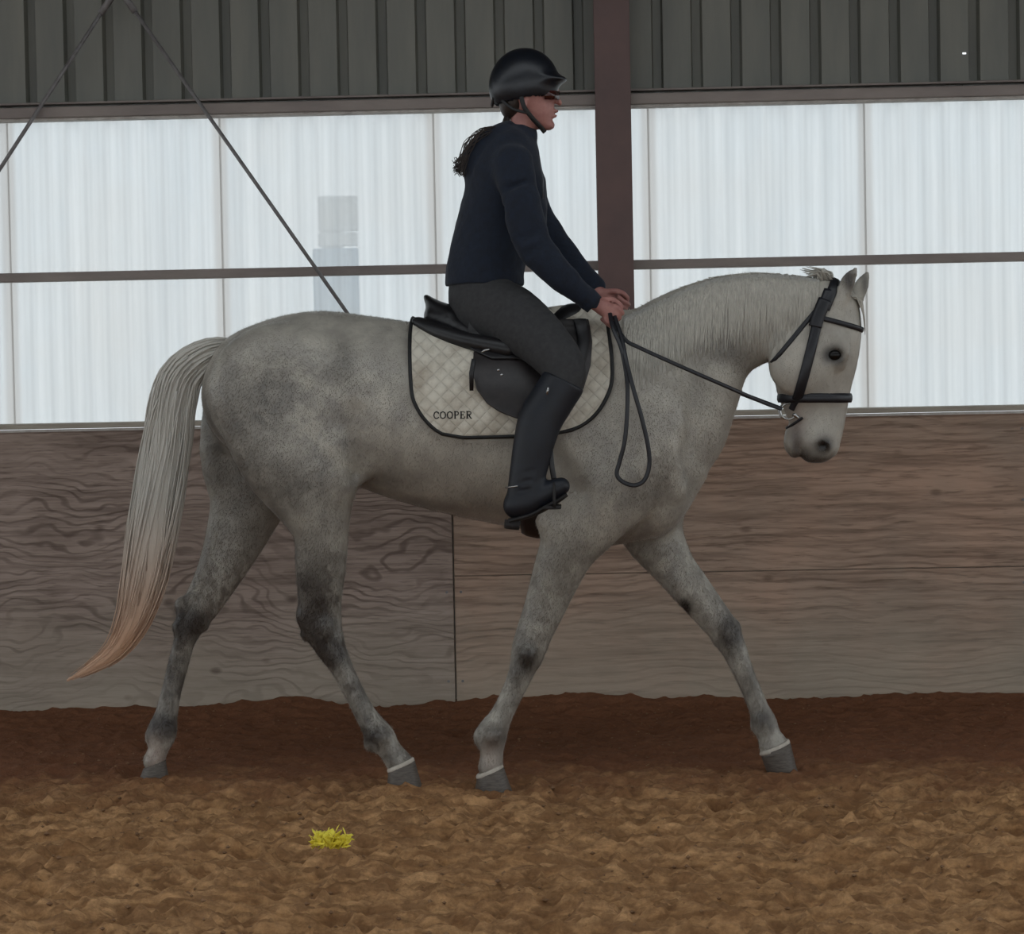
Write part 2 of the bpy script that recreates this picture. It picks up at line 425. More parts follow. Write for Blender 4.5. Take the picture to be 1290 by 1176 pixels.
M_WHITE = plain('white_board', rgb(225, 228, 230), rgb(210, 212, 215), 0.7)
M_YEL = plain('yellow_petal', rgb(255, 242, 96), rgb(246, 226, 70), 0.6, 30)

# translucent fibreglass
t = NT('translucent_fibreglass')
n = t.noise(6, 4, 0.6, stretch=(2.5, 1, 0.12)); n2 = t.noise(1.3, 4, 0.6); 
c = t.mix(t.ramp(n, [(0.3, 0), (0.75, 1)]), (0.86, 0.88, 0.88, 1), (0.70, 0.73, 0.74, 1))
c = t.mix(t.math('MULTIPLY', t.ramp(n2, [(0.4, 0), (0.8, 1)]), 0.5), c, (0.80, 0.76, 0.71, 1))
c = t.mix(t.math('MULTIPLY', t.attr('rib'), 0.42), c, (0.50, 0.51, 0.51, 1))  # rib stripes put the shading of the corrugation into the panel colour
c = t.mix(t.math('MULTIPLY', t.attr('lap'), 0.6), c, (0.50, 0.45, 0.41, 1))
tr = t.n('ShaderNodeBsdfTranslucent'); df = t.n('ShaderNodeBsdfDiffuse'); tp = t.n('ShaderNodeBsdfTransparent')
for x in (tr, df, tp): t.l(c, x.inputs[0])
m1 = t.n('ShaderNodeMixShader'); m1.inputs[0].default_value = 0.12; t.l(tr.outputs[0], m1.inputs[1]); t.l(df.outputs[0], m1.inputs[2])
m2 = t.n('ShaderNodeMixShader'); m2.inputs[0].default_value = 0.22; t.l(m1.outputs[0], m2.inputs[1]); t.l(tp.outputs[0], m2.inputs[2])
t.l(m2.outputs[0], t.out.inputs[0]); M_FIBRE = t.m

# ================================================================== THE SETTING
YW = 1.83                       # face of the plywood
XL, XR = -7.0, 7.0
# ---- floor: riding surface, real relief in view, coarse outside it
def hoofprints(X, Y):
    H = np.zeros_like(X); r = random.Random(3)
    for _ in range(260):
        cx, cy = r.uniform(-3, 3), r.uniform(-2.9, 1.7); s = r.uniform(0.045, 0.085); a = r.uniform(0, 6.28); dp = r.uniform(0.012, 0.034)
        dx, dy = X - cx, Y - cy
        u = dx * math.cos(a) + dy * math.sin(a); v = -dx * math.sin(a) + dy * math.cos(a)
        d2 = (u / s) ** 2 + (v / (s * 0.8)) ** 2
        m = d2 < 9
        H[m] += -dp * np.exp(-d2[m] ** 1.5) + dp * 0.45 * np.exp(-((np.sqrt(d2[m]) - 1.45) / 0.4) ** 2)
    return H
def ground_h(X, Y):
    w = vnoise(X * 3, Y * 3, 0, 9) * 0.15
    h = 0.016 * vnoise(X * 1.7, Y * 2.0, 0, 1) + 0.012 * vnoise(X * 5 + w, Y * 6, 0, 2)
    a = 1 - np.abs(vnoise(X * 8 + 3 * w, Y * 15 + 2 * w, 0, 3)); b = 1 - np.abs(vnoise(X * 19 + w, Y * 33 + 4 * w, 0, 4)); e = vnoise(X * 30, Y * 42, 0, 6)
    h = h + 0.038 * (a ** 1.5 - 0.55) + 0.024 * (b ** 1.5 - 0.5) + 0.010 * e + 0.004 * vnoise(X * 65, Y * 70, 0, 5)
    h = h + hoofprints(X, Y) 
    amp = np.clip((0.9 - Y) / 1.2, 0.45, 1.0)
    pile = 0.035 * np.exp(-((Y - YW) / 0.25) ** 2) * (1 + 0.6 * vnoise(X * 2.3, 0, 0, 8))
    return h * amp + pile
xs = np.concatenate([np.linspace(-14, -3.0, 40)[:-1], np.arange(-3.0, 3.0, 0.0095), np.linspace(3.0, 14, 40)])
ys = np.concatenate([np.linspace(-14, -3.0, 40)[:-1], np.arange(-3.0, 1.9, 0.012), [1.92, 1.98]])
GX, GY = np.meshgrid(xs, ys, indexing='ij')
GZ = np.where((np.abs(GX) <= 3.05) & (GY >= -3.05), ground_h(GX, GY), 0.0)
nx, ny = GX.shape
ii = (np.arange(nx - 1)[:, None] * ny + np.arange(ny - 1)[None, :]).ravel()
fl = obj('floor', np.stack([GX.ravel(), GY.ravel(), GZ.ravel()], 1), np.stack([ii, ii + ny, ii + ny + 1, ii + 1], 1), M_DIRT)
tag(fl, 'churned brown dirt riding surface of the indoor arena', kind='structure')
def gz(x, y):
    i = min(max(int(np.searchsorted(xs, x)), 0), nx - 1); j = min(max(int(np.searchsorted(ys, y)), 0), ny - 1)
    return float(GZ[i, j])
# loose clods, one uncountable mass
r = random.Random(11); parts = []
for _ in range(2600):
    x, y = r.uniform(-2.6, 2.5), r.uniform(-2.6, 1.75); s = r.uniform(0.003, 0.010) * (0.6 if y > 0 else 1)
    z = gz(x, y) + s * 0.2
    V = [(x + s * a * r.uniform(.6, 1.3), y + s * b * r.uniform(.6, 1.3), z + s * c * r.uniform(.5, .9)) for a, b, c in ((1, 0, 0), (-1, 0, 0), (0, 1, 0), (0, -1, 0), (0, 0, 1), (0, 0, -1))]
    parts.append((V, [(0, 2, 4), (2, 1, 4), (1, 3, 4), (3, 0, 4), (2, 0, 5), (1, 2, 5), (3, 1, 5), (0, 3, 5)]))
v, f = merge(parts); o = obj('dirt_clod', v, f, M_CLOD, fl, smooth=False); o['kind'] = 'stuff'

# ---- outside ground
v, f = box(-30, 30, 2.3, 60, -0.12, -0.05); tag(obj('outside_ground', v, f, M_OUT, smooth=False), 'grey ground outside the arena', kind='structure')

# ---- lower back wall of plywood sheets
zk = P(645, 529, YW).z          # top of the kickboard
wall = empty('wall_back', (0, YW + 0.05, 0), 'lower back wall of weathered plywood sheets'); wall['kind'] = 'structure'
v, f = box(XL, XR, YW + 0.02, YW + 0.12, -0.1, zk - 0.005); obj('backing_board', v, f, M_SILL, wall, False)
joint = P(571, 700, YW).x; seam = P(1060, 717, YW).z
def sheet(x0, x1, z0, z1, m, proud):
    g = 0.003
    v, f = box(x0 + g, x1 - g, YW - 0.006 + proud, YW + 0.019, z0 + g * .5, z1 - g * .5)
    o = obj('plywood_sheet', v, f, m, wall, False); bevel(o, 0.002, 1); return o
for k in range(-3, 4):
    x0 = joint + 2.44 * k; x1 = x0 + 2.44
    if x1 < XL or x0 > XR: continue
    x0, x1 = max(x0, XL), min(x1, XR)
    if k >= 0:
        sheet(x0, x1, -0.06, seam, M_PLY2, 0.002 * (k % 2)); sheet(x0, x1, seam, zk, M_PLY2, 0.001)
    else: sheet(x0, x1, -0.06, zk, M_PLY1, -0.004 if k == -1 else 0.0)
parts = []
for k in range(-3, 4):
    for z in (0.12, 0.5, 0.85, 1.15):
        for s in (-0.03, 0.03):
            x = joint + 2.44 * k + s
            v, f = tube([(x, YW - 0.012, z), (x, YW + 0.01, z)], 0.006, 8, up=(0, 0, 1)); parts.append((v, f))
v, f = merge(parts); obj('screw_heads', v, f, M_ROD, wall, False)['kind'] = 'stuff'
# sill and its pale flashing
v, f = box(XL, XR, YW - 0.012, YW + 0.30, zk, zk + 0.022); o = obj('trim_1', v, f, M_SILL, None, False); bevel(o, .003)
tag(o, 'timber sill on top of the plywood wall', kind='structure')
v, f = box(XL, XR, YW - 0.018, YW - 0.004, zk - 0.012, zk - 0.003); tag(obj('trim_2', v, f, M_FLASH, None, False), 'thin pale flashing strip under the sill', kind='structure')

# ---- girts and header
YG = 2.05
def rail(n, yl0, yl1, yr0, yr1, Y0, Y1, m, label):
    a = (P(4, yl0, Y0).z + P(1286, yr0, Y0).z) / 2; b = (P(4, yl1, Y0).z + P(1286, yr1, Y0).z) / 2
    v, f = box(XL, XR, Y0, Y1, b, a); o = obj('trim_%d' % n, v, f, m, None, False); bevel(o, .004); tag(o, label, kind='structure'); return b, a
rail(3, 343, 354, 318, 330, YG, YG + 0.07, M_GIRT, 'grey horizontal rail crossing the middle of the translucent wall')
hb, ht = rail(4, 134, 149, 108, 120, YG - 0.02, YG + 0.07, M_GIRT, 'grey header rail between translucent panels and metal cladding')
rail(5, 149.5, 153, 120.5, 124, YG - 0.005, YG + 0.06, M_FLASH, 'pale flashing strip under the header rail')
rail(6, 128, 131, 102, 105, YG + 0.01, YG + 0.07, M_GIRT, 'thin lip above the header rail')

# ---- translucent panels
YF = 2.14
win = empty('window_1', (0, YF, zk), 'band of white translucent corrugated fibreglass panels'); win['kind'] = 'structure'
sheetw = (P(1090, 230, YF).x - P(278, 240, YF).x) / 3.0; x0s = P(278, 240, YF).x
pitch = sheetw / 11.0
def fibre(x0, x1, dy):
    n = int((x1 - x0) / (pitch / 12)); X = np.linspace(x0, x1, n + 1)
    ph = (X - x0s) / pitch * 2 * np.pi
    yy = YF + dy + 0.009 * np.tanh(2.2 * np.cos(ph)) + 0.0018 * np.cos(ph * 3)
    z0, z1 = zk + 0.0, ht + 0.02
    rows = np.linspace(z0, z1, 2)
    V = np.array([(x, y, z) for z in rows for x, y in zip(X, yy)])
    m = len(X); F_ = np.array([(j * m + i, j * m + i + 1, (j + 1) * m + i + 1, (j + 1) * m + i) for j in range(len(rows) - 1) for i in range(m - 1)])
    o = obj('fibreglass_panel', V, F_, M_FIBRE, win)
    dl = (X - x0s) / sheetw; dl = np.abs(dl - np.round(dl)) * sheetw
    lp = np.exp(-(dl / .034) ** 4); point_attr(o, 'lap', np.concatenate([lp * .8, lp * .8]))
    point_attr(o, 'rib', np.tile(np.clip(np.cos(ph) * 0.5 + 0.25 + 0.25 * np.cos(ph * 3), 0, 1), len(rows)))
for k in range(-8, 9):
    a = x0s + sheetw * k
    if a < XL or a + sheetw > XR: continue
    fibre(a - pitch * 0.05, a + sheetw + pitch * 0.05, 0.004 * (k % 2))

# ---- upper metal cladding
up = empty('wall_back', (0, YG, ht), 'upper back wall of dark grey ribbed metal cladding'); up['kind'] = 'structure'
px_h = P(1215, 67, YG + 0.1); cp = 0.1715
c0 = P(828, 60, YG + 0.1).x
def clad(k0, k1):
    V = []; xs_ = []
    for k in range(k0, k1):
        b = c0 + k * cp
        xs_ += [(b - 0.026, 0.0), (b - 0.018, 0.04), (b + 0.018, 0.04), (b + 0.026, 0.0)]
        nxt = b + cp - 0.026
        if b < px_h.x < nxt: xs_ += [(px_h.x - 0.008, 0), (px_h.x + 0.008, 0)]
    xs_.append((c0 + k1 * cp - 0.026, 0.0))
    zs = [ht - 0.03, px_h.z - 0.004, px_h.z + 0.004, 4.2]
    n = len(xs_)
    V = [(x, YG + 0.105 + d, z) for z in zs for x, d in xs_]
    Fs = []
    for j in range(3):
        for i in range(n - 1):
            if j == 1 and abs(xs_[i][0] - (px_h.x - 0.008)) < 1e-5: continue      # a small hole that lets daylight in
            Fs.append((j * n + i, j * n + i + 1, (j + 1) * n + i + 1, (j + 1) * n + i))
    o = obj('cladding_sheet', V, Fs, M_CLAD, up, False)
    solid(o, 0.001, 1)
for k in range(-42, 42, 5): 
    if c0 + k * cp > XL and c0 + (k + 5) * cp < XR: clad(k, k + 5)

# ---- roof (out of the frame; shades the hall; slot added for light from above)
v, f = merge([box(-14, 14, -1.5, 2.3, 4.2, 4.26), box(-14, 14, -14.0, -3.4, 4.2, 4.26)] + [box(-14 + 4 * k, -13.9 + 4 * k, -3.4, -1.5, 4.2, 4.26) for k in range(7)])
o = obj('ceiling', v, f, M_ROOF, None, False); tag(o, 'metal roof over the arena with an open slot added for top light', kind='structure')

# ---- steel column: I-section
cx0 = P(752, 250, YG - .08).x; cx1 = P(797, 250, YG - .08).x
colm = empty('steel_column', ((cx0 + cx1) / 2, YG, 0), 'brown painted steel column standing behind the rider, breaking the translucent wall', 'column')
yc0, yc1 = YG - 0.075, YG + 0.085
for nm, b in (('flange', (cx0, cx1, yc0, yc0 + 0.010)), ('flange', (cx0, cx1, yc1 - 0.010, yc1)), ('web', ((cx0 + cx1) / 2 - .004, (cx0 + cx1) / 2 + .004, yc0 + 0.010, yc1 - 0.010))):
    v, f = box(*b, 0.0, 4.2); bevel(obj(nm, v, f, M_POST, colm, False), .002, 1)
v, f = box(cx0 - 0.02, cx1 + 0.02, yc0 - 0.005, yc1 - 0.02, -0.02, 0.0); obj('base_plate', v, f, M_POST, colm, False)

# ---- brace rods
YR = YG - 0.045
def rod(a, b, label):
    A, B = P(*a, YR), P(*b, YR); d = (B - A)
    t_ = empty('brace_rod', tuple(A), label, 'brace')
    t_['group'] = 'brace rods'
    v, f = tube([A, B], 0.0085, 10, up=(0, 1, 0)); obj('rod', v, f, M_ROD, t_)
    v, f = tube([A - d.normalized() * 0.02, A + d.normalized() * 0.12], 0.015, 10, up=(0, 1, 0)); obj('turnbuckle', v, f, M_ROD, t_)
rod((146, -12), (-75, 328), 'thin steel brace rod slanting down to the left edge across the panels')
YR = YG - 0.085
rod((150, -14), (524, 517), 'thin steel brace rod slanting down towards the horse rump')

# ---- what shows dimly through the panels
ob = empty('shed_door', tuple(P(424, 395, 6.0) - Vector((0, 0, 1.0))), 'blurred blue-grey upright door shape outside, seen through the translucent panels above the horse rump', 'door')
def outp(x0, x1, y0, y1, m, nm, Y=6.0):
    a = P(x0, y1, Y); b = P(x1, y0, Y); v, f = box(a.x, b.x, Y, Y + .08, max(a.z, -0.05), b.z); bevel(obj(nm, v, f, m, ob, False), .005, 1)
outp(401, 450, 312, 640, M_BLUE, 'door_panel'); outp(420, 430, 246, 990, M_WHITE, 'door_post', 6.1); outp(401, 449, 292, 310, M_WHITE, 'lintel'); outp(401, 450, 640, 990, M_BLUE, 'door_panel'); outp(401, 449, 246, 291, M_WHITE, 'upper_panel')

# ================================================================== THE HORSE
def build_horse_mesh():
    lo = P(60, 1010, 0); hi = P(1110, 320, 0)
    Fd = Field((lo.x + 0.3, -0.46, -0.04), (hi.x + 0.02, 0.46, hi.z + 0.03), 0.0088)
    N, Fr = -1, 1
    # trunk
    Fd.chain(ch([(338, 497, 84, 78), (395, 497, 98, 92), (450, 503, 101, 98), (510, 518, 109, 106), (570, 529, 116, 110), (640, 537, 123, 108), (700, 537, 133, 96), (742, 536, 142, 82)]), 0.03)
    # withers, spine, croup
    Fd.chain(ch([(306, 452, 24, 20), (345, 436, 28, 34), (398, 428, 30, 40), (450, 434, 30, 38), (520, 446, 30, 32), (610, 446, 32, 26), (700, 428, 32, 20), (770, 428, 30, 18)]), 0.07)
    # chest
    Fd.ball(P(825, 590, 0), R(55), R(66), R(78), 0.06)
    for s in (-1, 1):
        Fd.ball(P(826, 626, .085 * s), R(38), R(30), R(40), 0.03)
    # neck
    Fd.chain(ch([(800, 520, 120, 64), (835, 482, 98, 50), (868, 443, 79, 40), (905, 416, 66, 32), (950, 401, 58, 28), (995, 399, 52, 26), (1030, 392, 40, 24)]), 0.05)
    # head
    Fd.chain(ch([(1045, 392, 38, 24), (1040, 418, 45, 30), (1030, 447, 51, 31), (1025, 475, 49, 26), (1027, 502, 42, 20), (1030, 526, 35, 18), (1030, 545, 31, 19), (1029, 552, 29, 20)]), 0.02)
    for s in (-1, 1):
        Fd.ball(P(1002, 458, .062 * s), R(34), R(13), R(38), 0.03)          # cheek
        Fd.chain([(P(1060, 428, .078 * s), R(9), R(7)), (P(1062, 444, .088 * s), R(9), R(7)), (P(1058, 458, .078 * s), R(7), R(6))], 0.025)  # brow
        Fd.chain([(P(1040, 462, .075 * s), R(5), R(4)), (P(1043, 495, .054 * s), R(4), R(3))], 0.02)   # face crest
        Fd.ball(P(1052, 447, .096 * s), R(10), R(5), R(7.5), 0.006, 'sub')      # eye socket
        Fd.ball(P(1038, 561, .058 * s), R(8), R(7), R(7), 0.008)             # nostril rim
        Fd.ball(P(1037, 562, .072 * s), R(7.5), R(12), R(7), 0.004, 'sub')
        Fd.chain([(P(1012, 577, .045 * s), R(2), R(8)), (P(1006, 562, .05 * s), R(2), R(7)), (P(1003, 548, .052 * s), R(2), R(6)), (P(1010, 532, .054 * s), R(1.4), R(5))], 0.006, op='sub')
    Fd.chain(ch([(1001, 545, 12, 13), (997, 559, 10, 13), (1001, 569, 8, 11)]), 0.012)      # lower lip, chin
    Fd.chain(ch([(1046, 565, 10, 15), (1035, 573, 9, 15), (1020, 573, 9, 15)]), 0.015)     # upper lip
    # ears
    for (bx, by, mx, my, tx, ty, s) in ((1062, 374, 1068, 355, 1079, 336, -1), (1079, 377, 1085, 360, 1095, 341, 1)):
        yb, yt = .052 * s, .062 * s
        Fd.chain([(P(bx - 4, by + 8, yb * .9), R(9), R(8)), (P(bx, by, yb), R(9), R(7)), (P(mx, my, yb * 1.1), R(9.5), R(6.5)), (P((mx + tx) / 2, (my + ty) / 2, yt), R(6.5), R(4.5)), (P(tx, ty, yt), R(1.8), R(1.8))], 0.012)
        Fd.chain([(P(bx + 3, by - 3, yb + .028 * s), R(3.5), R(6)), (P(mx + 1, my, yt + .024 * s), R(6), R(6)), (P((mx + tx) / 2 + 1, (my + ty) / 2 + 1, yt + .014 * s), R(3), R(4))], 0.004, op='sub')
    # near hind leg
    Fd.chain(ch([(348, 492, 84, 40, -.15), (372, 560, 78, 40, -.165), (392, 618, 54, 34, -.165), (404, 665, 36, 28, -.16), (404, 715, 32, 23, -.15), (403, 752, 28, 18, -.145), (404, 782, 27, 15, -.14), (415, 812, 20, 14, -.14), (429, 838, 15, 13, -.14), (441, 862, 13.5, 11, -.14), (457, 893, 13.5, 10.5, -.14), (470, 914, 16, 12, -.14), (479, 928, 19, 14, -.14), (491, 944, 15, 12, -.14), (503, 960, 17, 14, -.14)]), 0.05)
    Fd.ball(P(384, 776, -.14), R(11), R(9), R(13), 0.02)    # point of hock
    Fd.ball(P(420, 596, -.19), R(30), R(22), R(36), 0.05)    # stifle
    # far hind leg
    Fd.chain(ch([(340, 492, 80, 40, .15), (325, 565, 74, 40, .165), (314, 625, 50, 34, .165), (297, 675, 38, 28, .16), (276, 722, 29, 22, .15), (256, 758, 24, 17, .145), (241, 782, 20, 15, .14), (232, 808, 14, 13, .14), (225, 835, 13.5, 11, .14), (216, 870, 13, 10.5, .14), (209, 902, 15, 12, .14), (204, 922, 19, 14, .14), (200, 942, 13, 12, .14), (194, 958, 14, 14, .14)]), 0.05)
    Fd.ball(P(229, 763, .14), R(10), R(9), R(12), 0.02)
    # near foreleg with shoulder
    Fd.chain(ch([(800, 470, 52, 22, -.13), (800, 530, 62, 30, -.17), (778, 596, 60, 34, -.18), (742, 648, 48, 30, -.165), (716, 690, 36, 25, -.15), (701, 725, 31, 20, -.14), (686, 765, 26, 17, -.13), (672, 800, 23, 15, -.13), (665, 822, 21, 15, -.13), (656, 848, 16, 13, -.13), (643, 878, 14, 11, -.13), (630, 904, 15, 11.5, -.13), (619, 926, 20, 14, -.13), (620, 946, 14.5, 12, -.13), (618, 966, 16, 14, -.13)]), 0.045)
    Fd.ball(P(702, 655, -.17), R(26), R(14), R(24), 0.04)
    # far foreleg
    Fd.chain(ch([(810, 530, 60, 30, .17), (812, 610, 56, 34, .18), (820, 665, 40, 30, .165), (846, 710, 28, 22, .15), (868, 738, 25, 18, .13), (892, 768, 22, 16, .13), (911, 792, 19.5, 15, .13), (922, 812, 17, 14, .13), (935, 842, 13.5, 12, .13), (946, 868, 12.5, 11, .13), (956, 892, 13, 11, .13), (963, 910, 16, 13, .13), (969, 926, 15, 12, .13), (975, 940, 19, 14, .13)]), 0.045)
    # between the forelegs, sheath, flank fold
    Fd.chain(ch([(720, 655, 24, 40), (770, 655, 30, 44), (820, 650, 26, 40)]), 0.05)
    Fd.chain([(P(452, 590, -.20), R(14), R(10)), (P(425, 560, -.23), R(14), R(10))], 0.05)
    Fd.chain([(P(452, 590, .20), R(14), R(10)), (P(425, 560, .23), R(14), R(10))], 0.05)
    # muscle relief on the near and far side
    for s in (-1, 1):
        Fd.chain([(P(770, 455, .18 * s), R(14), R(8)), (P(820, 545, .2 * s), R(16), R(8)), (P(850, 615, .16 * s), R(14), R(8))], 0.04)
    # tendons, knee and fetlock bones
    for pts, Y in (([(652, 858), (634, 900)], -.13), ([(445, 868), (464, 908)], -.14), ([(218, 845), (206, 900)], .14), ([(936, 852), (955, 896)], .13)):
        for s in (-1, 1):
            Fd.chain([(P(pts[0][0], pts[0][1], Y + .036 * s), R(2.4), R(4)), (P(pts[1][0], pts[1][1], Y + .036 * s), R(2.4), R(4))], 0.012, op='sub')
    for (x, y, Y, r_) in ((654, 816, -.13, 7), (681, 812, -.13, 8), (675, 832, -.13, 6), (903, 806, .13, 6), (926, 790, .13, 8), (604, 928, -.13, 8), (952, 914, .13, 7), (466, 936, -.14, 8), (190, 928, .14, 8), (384, 800, -.14, 6), (425, 806, -.15, 7), (222, 790, .13, 6), (258, 788, .13, 6)):
        Fd.ball(P(x, y, Y), R(r_), R(r_), R(r_ * 1.25), 0.014)
    for (x, y, Y, ry_) in ((664, 824, -.175, 12), (410, 790, -.175, 14), (480, 928, -.172, 9), (619, 927, -.172, 9)):
        Fd.ball(P(x, y, Y), R(9), R(5), R(ry_), 0.014)
    for s in (-1, 1):
        Fd.chain([(P(447, 520, .29 * s), R(4), R(5)), (P(446, 560, .275 * s), R(4), R(5)), (P(450, 596, .22 * s), R(4), R(5))], 0.06, op='sub')
        Fd.chain([(P(690, 560, .285 * s), R(4), R(6)), (P(728, 620, .25 * s), R(4), R(6))], 0.06, op='sub')
    V, Q = Fd.mesh(2)
    return V, Q
HV, HQ = build_horse_mesh()
horse = empty('horse', tuple(P(560, 985, 0)), 'grey horse with pale tail walking to the right along the arena wall', 'horse')
body = obj('body', HV, HQ, M_COAT, horse)
BV = BVHTree.FromPolygons([tuple(p) for p in HV], [tuple(int(i) for i in q) for q in HQ])

def blob(px, py, Y, rx, ry, V=HV, depth=0.12):
    c = P(px, py, Y); return np.exp(-(((V[:, 0] - c.x) / R(rx)) ** 2 + ((V[:, 2] - c.z) / R(ry)) ** 2 + ((V[:, 1] - c.y) / depth) ** 2) ** 1.2)
dark = np.zeros(len(HV))
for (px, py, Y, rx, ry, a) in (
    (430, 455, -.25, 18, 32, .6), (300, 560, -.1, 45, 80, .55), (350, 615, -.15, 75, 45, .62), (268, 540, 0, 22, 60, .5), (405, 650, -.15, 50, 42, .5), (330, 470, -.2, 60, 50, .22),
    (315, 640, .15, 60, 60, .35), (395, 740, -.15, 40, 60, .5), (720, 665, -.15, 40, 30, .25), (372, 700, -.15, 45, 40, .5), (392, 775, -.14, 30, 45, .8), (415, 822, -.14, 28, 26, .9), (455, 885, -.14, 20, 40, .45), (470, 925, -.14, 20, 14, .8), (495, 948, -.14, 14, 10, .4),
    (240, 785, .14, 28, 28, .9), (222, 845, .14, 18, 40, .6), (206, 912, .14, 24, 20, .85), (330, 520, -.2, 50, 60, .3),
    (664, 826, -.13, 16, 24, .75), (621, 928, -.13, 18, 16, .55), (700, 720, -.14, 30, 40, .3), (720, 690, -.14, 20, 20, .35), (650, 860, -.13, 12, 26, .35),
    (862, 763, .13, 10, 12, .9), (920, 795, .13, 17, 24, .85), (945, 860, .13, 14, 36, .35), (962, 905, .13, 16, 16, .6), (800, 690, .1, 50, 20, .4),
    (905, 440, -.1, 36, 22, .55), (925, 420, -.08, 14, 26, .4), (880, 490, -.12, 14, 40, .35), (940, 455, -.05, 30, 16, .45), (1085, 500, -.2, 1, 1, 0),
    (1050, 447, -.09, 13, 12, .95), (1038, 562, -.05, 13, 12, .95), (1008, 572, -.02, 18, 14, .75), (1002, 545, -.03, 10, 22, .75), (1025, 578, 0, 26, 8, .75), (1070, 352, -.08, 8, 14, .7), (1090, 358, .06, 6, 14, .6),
    (560, 640, -.1, 120, 14, .4), (500, 590, -.28, 50, 22, .22), (480, 605, -.2, 40, 12, .35), (800, 620, -.2, 30, 24, .3), (760, 690, -.1, 30, 20, .4), (740, 600, -.3, 24, 16, .22), (835, 610, -.2, 12, 40, .25), (870, 600, -.1, 10, 30, .2)):  # belly entries put underside shade into the coat colour
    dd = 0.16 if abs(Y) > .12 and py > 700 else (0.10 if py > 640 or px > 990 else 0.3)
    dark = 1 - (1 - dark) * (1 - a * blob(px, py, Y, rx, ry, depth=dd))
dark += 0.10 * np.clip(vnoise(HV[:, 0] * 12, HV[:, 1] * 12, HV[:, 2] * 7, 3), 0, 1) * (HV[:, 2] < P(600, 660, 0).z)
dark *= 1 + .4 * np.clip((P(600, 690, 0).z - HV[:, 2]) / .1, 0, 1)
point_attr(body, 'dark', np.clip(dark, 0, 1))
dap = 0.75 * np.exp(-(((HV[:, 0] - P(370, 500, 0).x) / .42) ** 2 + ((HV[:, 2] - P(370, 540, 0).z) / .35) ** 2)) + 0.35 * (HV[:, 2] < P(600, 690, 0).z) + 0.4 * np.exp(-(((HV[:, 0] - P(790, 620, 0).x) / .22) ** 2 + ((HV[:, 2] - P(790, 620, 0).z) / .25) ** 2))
legz = np.clip((P(600, 640, 0).z - HV[:, 2]) / .25, 0, 1) * np.clip((P(1, 950, 0).z * 0 + HV[:, 2] + .3) / .3, 0, 1)
legz = legz * np.where(HV[:, 0] > P(590, 600, 0).x, .6, 1.0) + .5 * blob(820, 600, -.2, 60, 70, depth=.3)
point_attr(body, 'mottle', np.clip(legz, 0, 1) * .75)
blk = np.zeros(len(HV))
for (px, py, Y, rx, ry, a) in ((1038, 561, -.055, 9, 9, 1), (1038, 561, .055, 9, 9, 1), (1049, 446, -.09, 13, 9, .9), (1049, 446, .09, 13, 9, .9), (1056, 453, -.09, 8, 8, .7), (1004, 558, -.05, 6, 24, .8), (1000, 556, .05, 6, 24, .6), (1071, 354, -.085, 8, 15, .8), (1089, 356, .05, 5, 12, .5), (1024, 580, 0, 26, 8, .6), (1010, 575, -.03, 12, 10, .5), (862, 764, .11, 6, 8, .6)):
    blk = np.maximum(blk, a * blob(px, py, Y, rx, ry, depth=.05))
point_attr(body, 'black', blk)
point_attr(body, 'dapple', np.clip(dap, 0, 1))
pink = 0.5 * blob(198, 950, .14, 14, 26) + 0.35 * blob(618, 950, -.13, 14, 26) + .3 * blob(1002, 520, 0, 14, 40) + .3 * blob(560, 655, 0, 100, 16, depth=.3)
point_attr(body, 'pink', np.clip(pink, 0, 1))

def near(px, py, Y0=-0.3, side=-1, off=0.0, bvh=None):
    """surface point of the horse at the pixel, on the near (-1) or far (+1) side"""
    q = P(px, py, 0.0)
    hit, nrm, i, dist = (bvh or BV).ray_cast(Vector((q.x, 1.5 * side, q.z)), Vector((0, -side, 0)))
    if hit is None: return Vector((q.x, Y0 * -side * -1, q.z)), Vector((0, side, 0))
    if nrm.y * side < 0: nrm = -nrm
    # keep it on the camera ray at that depth for the near side
    if side == -1:
        for _ in range(3):
            q = P(px, py, hit.y)
            h2, n2, i, d = (bvh or BV).ray_cast(Vector((q.x, 1.5 * side, q.z)), Vector((0, -side, 0)))
            if h2 is None: break
            hit, nrm = h2, (n2 if n2.y * side > 0 else -n2)
    return hit + nrm * off, nrm

# eyes
for s in (-1, 1):
    c = P(1052, 447, .080 * s)
    bm = bmesh.new(); bmesh.ops.create_uvsphere(bm, u_segments=20, v_segments=14, radius=1.0)
    v = [(c.x + p.co.x * R(8.5), c.y + p.co.y * R(6.5), c.z + p.co.z * R(7)) for p in bm.verts]; f = [[q.index for q in fa.verts] for fa in bm.faces]; bm.free()
    obj('eye', v, f, M_EYE, horse)
